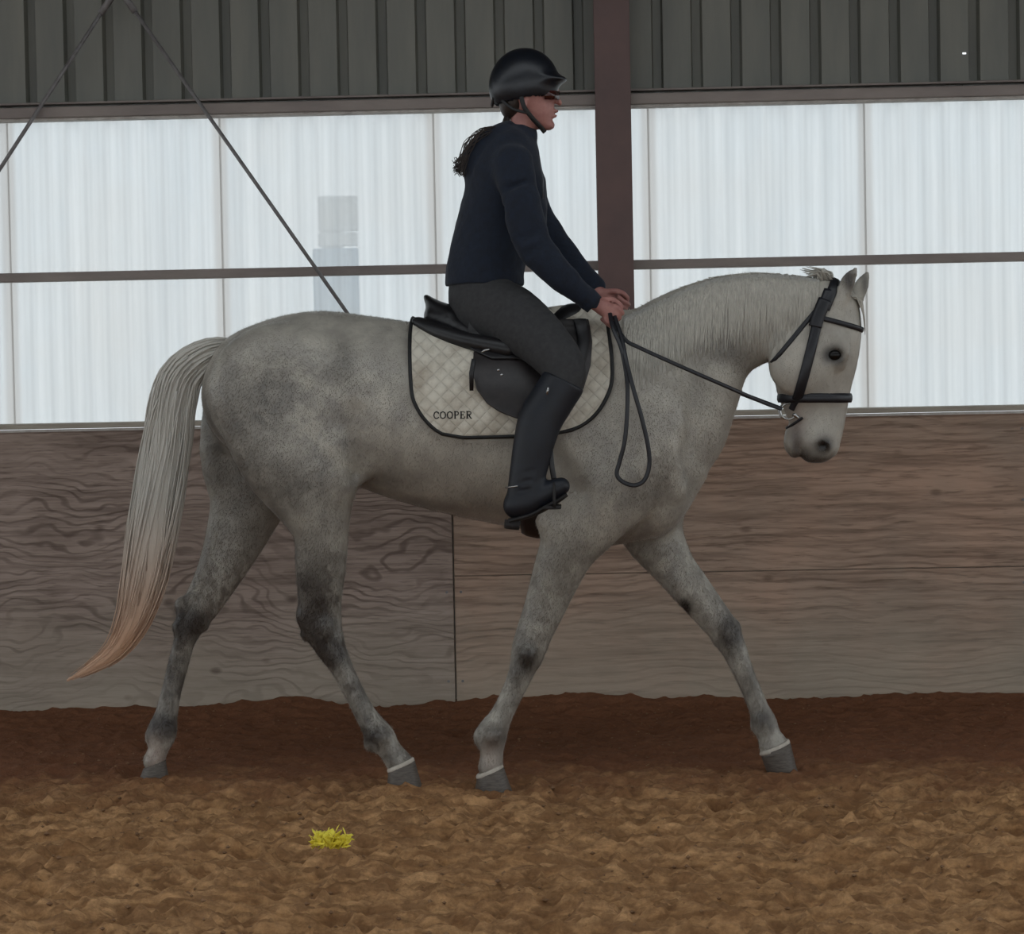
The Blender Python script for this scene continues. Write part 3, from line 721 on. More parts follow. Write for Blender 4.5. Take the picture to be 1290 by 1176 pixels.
# hooves with pale coronet band
def hoof(cx, cy, w0, bx0, bx1, by, Y, band=True):
    """coronet centre, half width; sole from bx0 (heel) to bx1 (toe) at by"""
    top = P(cx, cy, Y); hl = P(bx0, by, Y); tl = P(bx1, by, Y); n = 24; rings = 7
    V = []
    cb = (hl + tl) / 2; rb = (tl - hl).length / 2; ax = (tl - hl).normalized()
    rt = R(w0, Y) * .98; tilt = 0.38
    for j in range(rings):
        t_ = j / (rings - 1); c = top.lerp(cb, t_); rx = rt + (rb - rt) * t_; ry = rt * 0.95 + (rb * 0.92 - rt * 0.95) * t_
        for k in range(n):
            a = 2 * math.pi * k / n
            rr = 1.0 if math.cos(a) > -0.5 else 0.93
            wob = 1 + 0.012 * math.sin(j * 3.0)
            V.append(c + ax * (math.cos(a) * rx * rr * wob) + Vector((0, 1, 0)) * math.sin(a) * ry * wob + Vector((0, 0, tilt * rt * math.cos(a) * (1 - t_))))
    F_ = [(j * n + k, j * n + (k + 1) % n, (j + 1) * n + (k + 1) % n, (j + 1) * n + k) for j in range(rings - 1) for k in range(n)]
    F_ += [tuple(range(n - 1, -1, -1)), tuple((rings - 1) * n + k for k in range(n))]
    h = obj('hoof', V, F_, M_HOOF, horse)
    if band:
        path = [top + ax * math.cos(a) * rt * .90 + Vector((0, 1, 0)) * math.sin(a) * rt * .86 + Vector((0, 0, tilt * rt * math.cos(a) + 0.003)) for a in np.linspace(0, 2 * math.pi, 25)]
        ups = [tuple(ax * math.cos(a) + Vector((0, 1, 0)) * math.sin(a) + Vector((0, 0, .3))) for a in np.linspace(0, 2 * math.pi, 25)]
        v, f = tube(path, 0.009, 8, flat=.5, up=ups, cap=False); obj('coronet', v, f, M_CORON, h)
hoof(505, 964, 18, 486, 533, 994, -.14)
hoof(194, 962, 15, 172, 214, 986, .14, False)
hoof(617, 972, 18, 596, 646, 998, -.13)
hoof(976, 942, 20, 966, 1006, 976, .13)

# ---- short coat hair standing off the skin; catches the light of the windows round the outline
g = np.random.default_rng(5)
Va, Qa = HV, HQ
e1, e2 = Va[Qa[:, 1]] - Va[Qa[:, 0]], Va[Qa[:, 3]] - Va[Qa[:, 0]]
fn = np.cross(e1, e2); ar = np.linalg.norm(fn, axis=1) + 1e-12; fn = fn / ar[:, None]
NH = 230000
fi = g.choice(len(Qa), NH, p=ar / ar.sum())
uu, vv = g.random(NH)[:, None], g.random(NH)[:, None]
bp = Va[Qa[fi, 0]] + e1[fi] * uu + e2[fi] * vv; nf = fn[fi]
dn = np.array([-0.25, 0, -1.0]) + g.normal(0, .25, (NH, 3)); dn = dn - nf * (dn * nf).sum(1)[:, None]; dn /= np.linalg.norm(dn, axis=1)[:, None] + 1e-9
ln = (0.005 + 0.005 * g.random(NH))[:, None] * np.where(bp[:, 2:3] < 0.9, 1.25, 1.0)
ln = ln * np.where(bp[:, 0:1] > P(960, 500, 0).x, .6, 1.0)
tipd = dn * .8 + nf * (.45 + .25 * g.random(NH)[:, None]); sd = np.cross(nf, dn) * 0.0008
HVv = np.stack([bp - sd - nf * .001, bp + sd - nf * .001, bp + tipd * ln], 1).reshape(-1, 3)
fur = obj('coat_hair', HVv, np.arange(NH * 3).reshape(-1, 3), M_FUR, body, False); fur['kind'] = 'stuff'
for nm_, av_ in (('mottle', np.clip(legz, 0, 1) * .75), ('dapple', np.clip(dap, 0, 1)), ('pink', np.clip(pink, 0, 1))): point_attr(fur, nm_, np.repeat(av_[Qa[fi, 0]], 3))
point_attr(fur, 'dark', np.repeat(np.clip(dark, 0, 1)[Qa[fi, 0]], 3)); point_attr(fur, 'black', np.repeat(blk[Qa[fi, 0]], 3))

# ---- tail: a lofted dock under hundreds of strands
tl_c = [(292, 436), (262, 446), (230, 472), (217, 512), (210, 560), (200, 620), (190, 680), (180, 735), (165, 785), (138, 825), (84, 857)]
tl_w = [10, 19, 25, 28, 30, 31, 31, 28, 21, 13, 3]
TC = catmull([[*P(x, y, 0.0)] for x, y in tl_c], 6); TW = catmull([[R(w), 0, 0] for w in tl_w], 6)[:, 0]
core = Field((TC[:, 0].min() - .12, -.16, TC[:, 2].min() - .06), (TC[:, 0].max() + .08, .16, TC[:, 2].max() + .08), 0.008)
core.chain([(Vector(TC[i]), TW[i] * .80, min(TW[i] * .62, .05)) for i in range(0, len(TC), 3)], 0.01, 2)
cv, cq = core.mesh(2)
tail = obj('tail', cv, cq, M_TAIL, horse)
ztop, zbot = TC[0, 2], TC[-1, 2]
def tipf(z): return np.clip((1.02 - z) / 0.5, 0, 1) ** 1.2
point_attr(tail, 'tip', tipf(cv[:, 2]))
def strands(n, seed, body_c, W_, rad, dscale=0.65):
    r = random.Random(seed); parts = []
    m = len(body_c)
    for i in range(n):
        a = r.uniform(0, 2 * math.pi); rr = math.sqrt(r.random()) * 0.95 + 0.1; rr = min(rr, 1.05)
        st = int(r.random() ** 1.5 * m * 0.45); en = min(m - 1, int(m * r.uniform(0.55, 1.0)) )
        if en - st < 8: continue
        ph = r.uniform(0, 6.28); fr = r.uniform(.15, .3); path = []
        idx = list(range(st, en, 2))
        for j in idx:
            c = Vector(body_c[j]); tn = Vector(body_c[min(j + 1, m - 1)]) - Vector(body_c[max(j - 1, 0)]); tn.normalize()
            nn = tn.cross(Vector((0, 1, 0))).normalized()
            aa = a + 0.25 * math.sin(j * fr * .4 + ph)
            spread = 1 + 0.06 * math.sin(j * fr + ph)
            grow = min(1, (j - st + 1) / 6 + .75)
            path.append(c + nn * math.cos(aa) * rr * W_[j] * spread * grow + Vector((0, 1, 0)) * math.sin(aa) * rr * min(W_[j], .075) * dscale * spread)
        L = len(path)
        parts.append(tube(path, [rad * (1 - .8 * (k / (L - 1)) ** 2) for k in range(L)], 4, up=(0, 1, 0)))
    return merge(parts)
v, f = strands(620, 5, TC, TW, 0.0042)
ts = obj('tail_strands', v, f, M_TAIL, tail); ts['kind'] = 'stuff'
point_attr(ts, 'tip', tipf(np.array([p[2] for p in v])))

# ---- mane: fine locks hugging the near side of the neck, a little rough at the crest
r = random.Random(21); parts = []
crest = catmull([[x, y, 0] for x, y in [(788, 397), (830, 378), (870, 360), (905, 349), (950, 344), (990, 345), (1030, 350)]], 30)
for i in range(900):
    c = crest[min(int(r.random() * len(crest)), len(crest) - 1)]
    L = r.uniform(30, 100) * (0.8 if c[0] > 990 else 1.0); dr = r.uniform(-0.12, 0.04); n = 9; path = []; ups = []
    start = r.uniform(2.5, 6)
    for k in range(n):
        t_ = k / (n - 1); px = c[0] + dr * L * t_ + 1.5 * math.sin(3 * t_ + i); py = c[1] + start + L * t_
        p, nr = near(px, py, off=0.0005 + 0.003 * (1 - t_) + r.uniform(0, .0008))
        path.append(p); ups.append(nr)
    if max((path[k + 1] - path[k]).length for k in range(n - 1)) > 0.09: continue
    parts.append(tube(path, [0.0042 * (1 - .95 * (k / (n - 1)) ** 1.3) + .0004 for k in range(n)], 4, flat=.5, up=ups))
for i in range(90):     # crest hairs rising from the neck and over the poll
    c = crest[min(int(r.random() * len(crest)), len(crest) - 1)]
    p = P(c[0], c[1] + 3, r.uniform(-.02, .015)); dx = r.uniform(-.03, -.005); path = [p, p + Vector((dx * .5, -.004, .008)), p + Vector((dx, -.012, .004 + r.uniform(0, .006)))]
    parts.append(tube(path, [.0035, .003, .001], 4))
v, f = merge(parts); mn = obj('mane', v, f, M_MANE, horse); mn['kind'] = 'stuff'
parts = []
for i in range(46):     # tuft behind the ears and the forelock
    a = r.uniform(-1, 1); p = P(1040 + 10 * a, 352 + 5 * abs(a), r.uniform(-.03, .03))
    q = p + Vector((-.02 + .02 * r.random(), r.uniform(-.01, .01), .024 + .014 * r.random())); w = q + Vector((-.03 - .02 * r.random(), r.uniform(-.02, .02), r.uniform(-.012, .016)))
    parts.append(tube([p, q, w], [.005, .004, .001], 4))
for i in range(50):
    a = r.uniform(0, 1); y = r.uniform(-.04, .04); p = P(1066 + 14 * a, 374 + 2 * a, y)
    path = [p, P(1078 + 8 * a, 372 + 8 * a, y), P(1087 + 2 * a, 392 + 10 * a, y * .9), P(1089 + a, 410 + 14 * a * r.random(), y * .8)]
    parts.append(tube(path, [.004, .004, .003, .001], 4))
v, f = merge(parts); obj('forelock', v, f, M_MANE, horse)['kind'] = 'stuff'
# ================================================================== SADDLE CLOTH, SADDLE, BRIDLE
def lerp_tab(tab, y):
    return float(np.interp(y, [a for a, b in tab], [b for a, b in tab]))
PAD_L = [(385, 522), (430, 517), (490, 519), (512, 526), (530, 539), (543, 555), (548, 572), (549.5, 590)]
PAD_R = [(385, 752), (400, 760), (430, 768), (470, 771), (500, 763), (525, 748), (541, 728), (547, 708), (549.5, 690)]
# spine profile of the horse under the tack
def spine(x):
    h_, n_, i_, d_ = BV.ray_cast(Vector((x, 0.0, 3.0)), Vector((0, 0, -1)))
    return h_.z
_c = lambda T: [(a, b) for a, b, _ in catmull([[y_, x_, 0] for y_, x_ in T], 8)]
PAD_L, PAD_R = _c(PAD_L), _c(PAD_R)
PAD_BOT = 549
def pad_rows(side, nrow=34, ncol=56):
    """rows from the spine down to the hem, on one side"""
    zc = P(645, 530, 0).z
    rows = []
    for j in range(nrow + 1):
        t_ = j / nrow; row = []
        for i in range(ncol + 1):
            # find phi so the photographed height matches row t_
            phi = t_ * phimax
            row.append(phi)
        rows.append(row)
    return rows
def radial(x, phi, side, zc, off):
    o_ = Vector((x, 0, zc)); d_ = Vector((0, math.sin(phi) * side, math.cos(phi)))
    # from outside in, so folds of the inside are not met
    h_, n_, i_, dist = BV.ray_cast(o_ + d_ * 1.5, -d_)
    if h_ is None: h_ = o_ + d_ * 0.3
    return h_ + d_ * off
zc = P(645, 530, 0).z
def to_px(p):
    v = ROT.transposed() @ (p - CAM); return 645 + F_PX * v.x / -v.z, 588 - F_PX * v.y / -v.z
# angle of the hem
xm = P(645, 530, -.28).x
lo_, hi_ = 0.3, 2.6
for _ in range(30):
    mid = (lo_ + hi_) / 2
    if to_px(radial(xm, mid, -1, zc, .012))[1] < PAD_BOT: lo_ = mid
    else: hi_ = mid
PHI = lo_
def sheet_grid(Lt, Rt, phi0, phi1, side, off, nr, nc):
    G = []
    for j in range(nr + 1):
        phi = phi0 + (phi1 - phi0) * j / nr
        py = to_px(radial(xm, phi, -1, zc, off))[1]
        y_ = radial(xm, phi, -1, zc, off).y
        a = P(lerp_tab(Lt, py), py, y_).x; b = P(lerp_tab(Rt, py), py, y_).x
        G.append([radial(a + (b - a) * i / nc, phi, side, zc, off) for i in range(nc + 1)])
    return G
near_g = sheet_grid(PAD_L, PAD_R, 0.0, PHI, -1, .014, 40, 60)
far_g = sheet_grid(PAD_L, PAD_R, 0.0, PHI, 1, .014, 40, 60)
G = near_g[::-1] + far_g[1:]
def smooth_grid(G, it=3):
    A = np.array([[tuple(p) for p in row] for row in G])
    for _ in range(it):
        B = A.copy(); B[1:-1, 1:-1] = (A[:-2, 1:-1] + A[2:, 1:-1] + A[1:-1, :-2] + A[1:-1, 2:]) * .125 + A[1:-1, 1:-1] * .5; A = B
    return A
A = smooth_grid(G, 4); nr, nc = A.shape[0], A.shape[1]
V = A.reshape(-1, 3); Fq = np.array([(j * nc + i, j * nc + i + 1, (j + 1) * nc + i + 1, (j + 1) * nc + i) for j in range(nr - 1) for i in range(nc - 1)])
pad = empty('saddle_pad', tuple(P(645, 470, 0)), 'cream quilted saddle pad with black piping lying under the saddle', 'saddle pad')
po = obj('cloth', V, Fq, M_PAD, pad); solid(po, .010, 0)
PB = BVHTree.FromPolygons([tuple(p) for p in V], [tuple(q) for q in Fq])
# piping round each hem
edge = [Vector(A[j, 0]) for j in range(40, -1, -1)][::-1] 
peri = [A[j, 0] for j in range(nr)] + [A[nr - 1, i] for i in range(nc)] + [A[j, nc - 1] for j in range(nr - 1, -1, -1)] + [A[0, i] for i in range(nc - 1, -1, -1)]
pl = [Vector(p) for p in peri]; q = [pl[0]]
for p in pl[1:]:
    if (p - q[-1]).length > .006: q.append(p)
v, f = tube(q, 0.0078, 8, up=(0, 1, 0), cap=False); obj('piping', v, f, M_PIPE, pad)
# binding stitch line inside the edge is left to the cloth; the embroidered name follows
def pad_pt(px, py, off):
    hit = None; y = -.3
    for _ in range(3):
        qv = P(px, py, y); hit, nr_, i_, d_ = PB.ray_cast(Vector((qv.x, -1.5, qv.z)), Vector((0, 1, 0)))
        if hit is None: return qv
        y = hit.y
    return hit + Vector((0, -off, 0))
LET = {   # strokes in a unit box, (x, y) with y up; third value is stroke weight
    'C': [([(.92, .72), (.80, .92), (.52, 1.0), (.22, .86), (.1, .5), (.22, .14), (.52, 0), (.80, .06), (.94, .26)], .11), ([(.92, .98), (.92, .66)], .06)],
    'O': [([(.5, 1), (.18, .86), (.06, .5), (.18, .14), (.5, 0), (.82, .14), (.94, .5), (.82, .86), (.5, 1)], .11)],
    'P': [([(.24, 0), (.24, 1)], .13), ([(.06, 1), (.6, 1), (.86, .9), (.88, .68), (.72, .5), (.3, .47)], .09), ([(.04, 0), (.48, 0)], .06)],
    'E': [([(.24, 0), (.24, 1)], .13), ([(.06, 1), (.86, 1), (.88, .76)], .07), ([(.24, .53), (.64, .53)], .07), ([(.64, .66), (.64, .4)], .05), ([(.06, 0), (.86, 0), (.92, .28)], .07)],
    'R': [([(.24, 0), (.24, 1)], .13), ([(.06, 1), (.58, 1), (.82, .9), (.84, .7), (.68, .54), (.3, .5)], .09), ([(.48, .5), (.84, 0), (1.0, 0)], .11), ([(.04, 0), (.46, 0)], .06)]}
x = 546.0; hh = 8.6
for L_ in 'COOPER':
    wl = {'C': 7.2, 'O': 7.8, 'P': 6.6, 'E': 6.6, 'R': 7.6}[L_]; parts = []
    for pts, wgt in LET[L_]:
        pth = []
        for k in range(len(pts) - 1):
            for s in range(3):
                t_ = s / 3; pth.append((pts[k][0] + (pts[k + 1][0] - pts[k][0]) * t_, pts[k][1] + (pts[k + 1][1] - pts[k][1]) * t_))
        pth.append(pts[-1])
        path = [pad_pt(x + a * wl, 527.0 - b * hh - (x - 546) * 0.01, .0062) for a, b in pth]
        parts.append(tube(path, R(wgt * hh * .8), 6, flat=.35, up=(0, -1, 0)))
    v, f = merge(parts); o = obj('letter', v, f, M_LETTER, pad); o['kind'] = 'stuff'; x += wl + 1.0

# ---- saddle
saddle = empty('saddle', tuple(P(640, 430, 0)), 'black leather english saddle under the rider, on the cream pad', 'saddle')
Fs = Field((P(505, 400, 0).x, -.30, P(600, 520, 0).z), (P(765, 400, 0).x, .30, P(600, 350, 0).z), 0.007)
Fs.chain(ch([(546, 398, 12, 40), (566, 407, 20, 52), (600, 424, 21, 60), (650, 432, 22, 56), (695, 418, 24, 46), (720, 402, 20, 34), (732, 398, 13, 26)]), 0.02)
Fs.chain([(P(537, 374, 0), R(3.5), R(20)), (P(548, 386, 0), R(9), R(34)), (P(570, 398, 0), R(12), R(46))], 0.02)
for s in (-1, 1):
    Fs.chain([(P(528, 407, .09 * s), R(8), R(12)), (P(552, 418, .15 * s), R(11), R(12)), (P(590, 430, .20 * s), R(11), R(12)), (P(640, 440, .23 * s), R(12), R(12))], 0.015)
Fs.chain([(P(600, 404, 0), R(16), R(26)), (P(680, 396, 0), R(16), R(24))], 0.03, op='sub')
Vs, Qs = Fs.mesh(2); obj('seat', Vs, Qs, M_LEATHER, saddle)
def draped(name, Lt, Rt, y0, y1, m, parent, off, thick, side=-1, nr=26, nc=22, bulge=0.0):
    Gd = []
    for j in range(nr + 1):
        py = y0 + (y1 - y0) * j / nr; row = []
        a, b = lerp_tab(Lt, py), lerp_tab(Rt, py)
        for i in range(nc + 1):
            px = a + (b - a) * i / nc; e = math.sin(math.pi * i / nc) * math.sin(math.pi * min(1, (j + .5) / nr)) * bulge
            pp = None
            yq = -.28
            for _ in range(3):
                qv = P(px, py, yq); h_, n_, i_, d_ = BV.ray_cast(Vector((qv.x, -1.5, qv.z)), Vector((0, 1, 0)))
                if h_ is None or h_.y > -.12: pp = P(px, py, -.12); break
                yq = h_.y; pp = h_
            pp = Vector(pp) + Vector((0, -off - e, 0))
            if side > 0: pp.y = -pp.y
            row.append(pp)
        Gd.append(row)
    Ad = smooth_grid(Gd, 6); r0, c0_ = Ad.shape[:2]
    Fd_ = np.array([(j * c0_ + i, j * c0_ + i + 1, (j + 1) * c0_ + i + 1, (j + 1) * c0_ + i) for j in range(r0 - 1) for i in range(c0_ - 1)])
    o = obj(name, Ad.reshape(-1, 3), Fd_, m, parent); solid(o, thick, 0); bevel(o, thick * .3, 2); return o, Ad
FL_L = [(405, 640), (425, 600), (445, 597), (470, 596), (490, 601), (508, 614), (520, 632), (528, 655)]
FL_R = [(385, 736), (405, 742), (430, 746), (460, 744), (490, 735), (510, 720), (528, 700)]
for s in (-1, 1):
    fp, FA = draped('flap', FL_L, FL_R, 402, 527, M_BROWN, saddle, .030, .010, s)
    draped('knee_roll', [(400, 722), (430, 730), (480, 716)], [(400, 738), (430, 743), (480, 728)], 402, 486, M_LEATHER, saddle, .045, .02, s, 14, 6, .012)
    draped('skirt', [(405, 592), (425, 588), (440, 594), (452, 620)], [(405, 700), (452, 690)], 404, 452, M_LEATHER, saddle, .043, .006, s, 12, 16)
# small bright saddle studs and the dee ring
for (px, py) in ((628, 466), (632, 472)):
    c = P(px, py, -.36); v, f = tube([c, c + Vector((0, -.006, 0))], .005, 10, up=(0, 0, 1)); obj('stud', v, f, M_STEEL, saddle)
c = P(612, 442, -.355); v, f = tube([c + Vector((-.014, 0, -.004)), c + Vector((-.004, -.004, .002)), c + Vector((.014, 0, .006))], .0035, 8); obj('dee_ring', v, f, M_STEEL, saddle)
v, f = tube([P(597, 452, -.345), P(594, 470, -.345), P(594, 492, -.345)], [.008, .009, .007], 8, flat=.4, up=(0, -1, 0)); obj('billet_keeper', v, f, M_LEATHER, saddle)
# girth round the barrel
V, Fc = [], []
xg0, xg1 = P(654, 640, -.25).x, P(681, 640, -.25).x; steps = 60
for j in range(steps + 1):
    phi = 1.45 + (2 * math.pi - 2.9) * j / steps
    for i in range(5):
        x_ = xg0 + (xg1 - xg0) * i / 4
        gc = P(667, 537, 0); e_ = .010 + (.006 if 0 < i < 4 else 0)
        V.append(Vector((x_, -math.sin(phi) * (R(103) + e_), gc.z + math.cos(phi) * (R(131) + e_ + (x_ - xg0) * .25))))
A2 = np.array([tuple(p) for p in V]).reshape(steps + 1, 5, 3)
for _ in range(4): A2[1:-1] = A2[1:-1] * .5 + (A2[:-2] + A2[2:]) * .25
Fc = np.array([(j * 5 + i, j * 5 + i + 1, (j + 1) * 5 + i + 1, (j + 1) * 5 + i) for j in range(steps) for i in range(4)])
solid(obj('girth', A2.reshape(-1, 3), Fc, M_BROWN, saddle), .012, 1)
# stirrups hang from the saddle, both sides
for s in (-1, 1):
    yb = -.395 if s < 0 else .40
    a, b, c = P(690, 500, -.365), P(694, 575, yb), P(698, 604, yb)
    pts = [Vector((p.x, abs(p.y) * s, p.z)) for p in (a, b, c)]
    v, f = tube([tuple(p) for p in catmull([tuple(p) for p in pts], 6)], .0095, 8, flat=.3, up=(0, -1, 0)); sl_ = obj('stirrup_leather', v, f, M_LEATHER, saddle)
    c = pts[2]; V = []
    bt = P(697, 638, yb)
    arch = []
    for k in range(17):
        a_ = math.pi * k / 16
        arch.append(Vector((c.x - .012 + (.012 if s < 0 else 0), c.y + .062 * math.cos(a_) * -1, bt.z + (c.z - bt.z) * math.sin(a_) ** .7)))
    v, f = tube(arch, .0055, 8, up=(1, 0, 0)); st = obj('stirrup_iron', v, f, M_SOLE, saddle)
    v, f = box(c.x - .038, c.x + .022, c.y - .062, c.y + .062, bt.z - .006, bt.z + .006); bevel(obj('tread', v, f, M_SOLE, st, False), .003)

# ---- bridle
bridle = empty('bridle', tuple(P(1030, 440, 0)), 'black leather bridle with noseband, snaffle bit and reins on the horse head', 'bridle')
def hug(name, pts, wpx, m=M_STRAP, side=-1, off=.004, flat=.35, sub=6, parent=None):
    pp = catmull([[x, y, 0] for x, y in pts], sub); path, ups = [], []
    for x_, y_, _ in pp:
        p, nrm = near(x_, y_, off=off)
        if side > 0: p = Vector((p.x, -p.y, p.z)); nrm = Vector((nrm.x, -nrm.y, nrm.z))
        path.append(p); ups.append(nrm)
    pa = np.array([tuple(p) for p in path])
    for _ in range(2): pa[1:-1] = pa[1:-1] * .5 + (pa[:-2] + pa[2:]) * .25
    v, f = tube([Vector(p) for p in pa], R(wpx / 2) * 1.05, 8, flat=flat, up=[tuple(u) for u in ups])
    return obj(name, v, f, m, parent or bridle)
def ring(name, cpx, apx, a0, a1, w, m=M_STRAP, off=.005, flat=.4, n=48):
    """strap in the plane through the pixel line cpx-apx and the depth axis"""
    C0, Ax = P(*cpx, 0), (P(*apx, 0) - P(*cpx, 0)).normalized(); path, ups = [], []
    for k in range(n + 1):
        a_ = a0 + (a1 - a0) * k / n
        d_ = Ax * math.cos(a_) + Vector((0, -1, 0)) * math.sin(a_)
        h_, nn, i_, ds = BV.ray_cast(C0, d_)
        if h_ is None: h_ = C0 + d_ * .1
        path.append(h_ + d_ * off); ups.append(d_)
    pa = np.array([tuple(p) for p in path])
    for _ in range(3): pa[1:-1] = pa[1:-1] * .5 + (pa[:-2] + pa[2:]) * .25
    v, f = tube([Vector(p) for p in pa], w, 8, flat=flat, up=[tuple(u) for u in ups], cap=abs(a1 - a0) < 6.2); return obj(name, v, f, m, bridle)
ring('noseband', (1025, 501), (1063, 501), 0, 2 * math.pi, .0175, flat=.42)
ring('crownpiece', (1035, 392), (1050, 358), -1.5, 1.5, .019)
ring('browband', (1050, 406), (1088, 416), -2.2, 2.2, .0095, off=.006)
ring('throatlatch', (1003, 418), (966, 462), -2.45, 2.45, .0085, off=.004)
ring('flash_strap', (1008, 527), (990, 540), -1.7, 1.7, .0048, off=.003)
for s in (-1, 1):
    hug('cheekpiece', [(1044, 366), (1036, 388), (1029, 410), (1020, 445), (1012, 475), (1004, 502)], 13, side=s, off=.006)
    hug('cheekpiece', [(1039, 378), (1031, 398), (1027, 412)], 17, side=s, off=.009)
    hug('cheek_strap', [(1004, 502), (1000, 510), (998, 515)], 8, side=s, off=.008)
    # bit ring
    c, nrm = near(995, 517, off=.008)
    c = Vector((c.x, max(c.y, -.075) * -1 * s * (1 if s > 0 else 1), c.z)) if False else Vector((c.x, s * min(abs(c.y), .075), c.z))
    path = [c + Vector((math.cos(a_) * R(10), 0, math.sin(a_) * R(10))) for a_ in np.linspace(0, 2 * math.pi, 29)]
    v, f = tube(path, .0034, 8, up=(0, 1, 0), cap=False); obj('bit_ring', v, f, M_STEEL, bridle)
v, f = tube([P(1000, 522, -.07), P(1008, 527, -.03), P(1008, 527, .03), P(1000, 522, .07)], .006, 8); obj('mouthpiece', v, f, M_STEEL, bridle)
# reins: from the bit to the hands, then the loose end hanging in two loops
def rein(pts, w, name='rein', flat=.35, label=None):
    c = catmull([tuple(P(x_, y_, Y_)) for x_, y_, Y_ in pts], 8)
    v, f = tube([Vector(p) for p in c], R(w / 2), 8, flat=flat, up=(0, -1, .15)); o = obj(name, v, f, M_STRAP, bridle)
    if label: o['label'] = label
    return o
rein([(985, 515, -.085), (960, 506, -.10), (900, 480, -.20), (850, 458, -.24), (806, 438, -.25), (788, 428, -.24), (772, 404, -.20)], 5.2)
rein([(985, 515, .085), (900, 482, .20), (806, 440, .23), (785, 412, .16), (775, 396, .12)], 6.0)
rein([(768, 392, -.20), (772, 412, -.26), (783, 440, -.30), (790, 480, -.335), (790, 520, -.345), (787, 555, -.345), (781, 580, -.34), (777, 597, -.338), (785, 607, -.335), (800, 611, -.33), (812, 604, -.33), (818, 585, -.33), (816, 560, -.335), (808, 525, -.34), (798, 490, -.34), (789, 455, -.32), (783, 425, -.27), (774, 398, -.21)], 5.6, 'rein_loop', label='slack rein end hanging in a loop over the shoulder')
# ================================================================== THE RIDER
rider = empty('person', tuple(P(640, 430, 0)), 'person in black helmet and navy hooded jacket riding the grey horse, holding the reins', 'person')
Fr_ = Field((P(545, 400, 0).x, -.46, P(650, 690, 0).z), (P(800, 400, 0).x, .46, P(650, 50, 0).z), 0.0055)
YA = .03       # lateral centre of the trunk
Fr_.chain(ch([(612, 378, 38, 44), (612, 345, 36, 44), (622, 290, 38, 42), (632, 240, 38, 50), (640, 205, 30, 50), (646, 188, 20, 34)]), 0.03)
Fr_.chain(ch([(648, 196, 17, 18), (655, 172, 16, 16), (660, 150, 17, 16), (662, 130, 20, 18)]), 0.02)
# head
Fr_.ball(P(660, 108, 0), R(35), R(27), R(38), 0.01)
Fr_.chain(ch([(668, 120, 28, 22), (676, 135, 22, 19), (682, 150, 13, 14), (688, 156, 8, 9)]), 0.02)
Fr_.chain([(P(694, 114, 0), R(4), R(5)), (P(700, 123, 0), R(4), R(4.5)), (P(705, 130, 0), R(3.5), R(5.5))], 0.014)   # nose
Fr_.chain([(P(697.5, 140, -.012), R(2.2), R(6)), (P(698.5, 140, .012), R(2.2), R(6))], 0.008)
Fr_.chain([(P(696, 146, -.010), R(2.8), R(6)), (P(696, 146, .010), R(2.8), R(6))], 0.008)
Fr_.ball(P(693, 158, 0), R(6), R(8), R(5), 0.012)
Fr_.chain([(P(704, 143, -.015), R(.8), R(6)), (P(704, 143, .015), R(.8), R(6))], 0.004, op='sub')
Fr_.chain([(P(690, 112, -.035), R(4), R(8)), (P(697, 111, 0), R(4), R(8)), (P(690, 112, .035), R(4), R(8))], 0.012)   # brow
for s in (-1, 1):
    Fr_.ball(P(690, 121, .034 * s), R(5), R(5), R(4), 0.01, 'sub')
    Fr_.ball(P(687, 122, .029 * s), R(5.5), R(5), R(4.5), 0.002)
    Fr_.ball(P(660, 130, .070 * s), R(5), R(3), R(8), 0.008)      # ear
# arms
Fr_.chain(ch([(648, 206, 18, 15, -.17), (655, 245, 15, 13, -.21), (664, 285, 12, 10, -.225), (674, 313, 11, 9, -.235), (700, 342, 13, 11, -.24), (728, 366, 10, 9, -.22), (745, 380, 8, 8, -.20)]), 0.02)
Fr_.chain(ch([(652, 206, 18, 15, .19), (662, 245, 15, 13, .22), (676, 282, 13, 12, .22), (700, 310, 13, 11, .21), (730, 345, 11, 10, .18), (750, 364, 8, 8, .15), (758, 372, 8, 8, .14)]), 0.02)
# legs inside the breeches and boots
for s in (-1, 1):
    Fr_.chain(ch([(612, 385, 34, 28, .10 * s), (645, 402, 31, 27, .17 * s), (680, 430, 26, 24, .27 * s), (708, 462, 21, 20, .335 * s), (700, 492, 19, 18, .365 * s), (680, 530, 18, 17, .38 * s), (669, 575, 14, 14, .39 * s), (660, 615, 11, 11, .40 * s), (657, 630, 11, 10, .40 * s)]), 0.03)
    Fr_.chain(ch([(646, 640, 8, 9, .40 * s), (670, 632, 9, 10, .40 * s), (702, 617, 6, 10, .405 * s)]), 0.02)
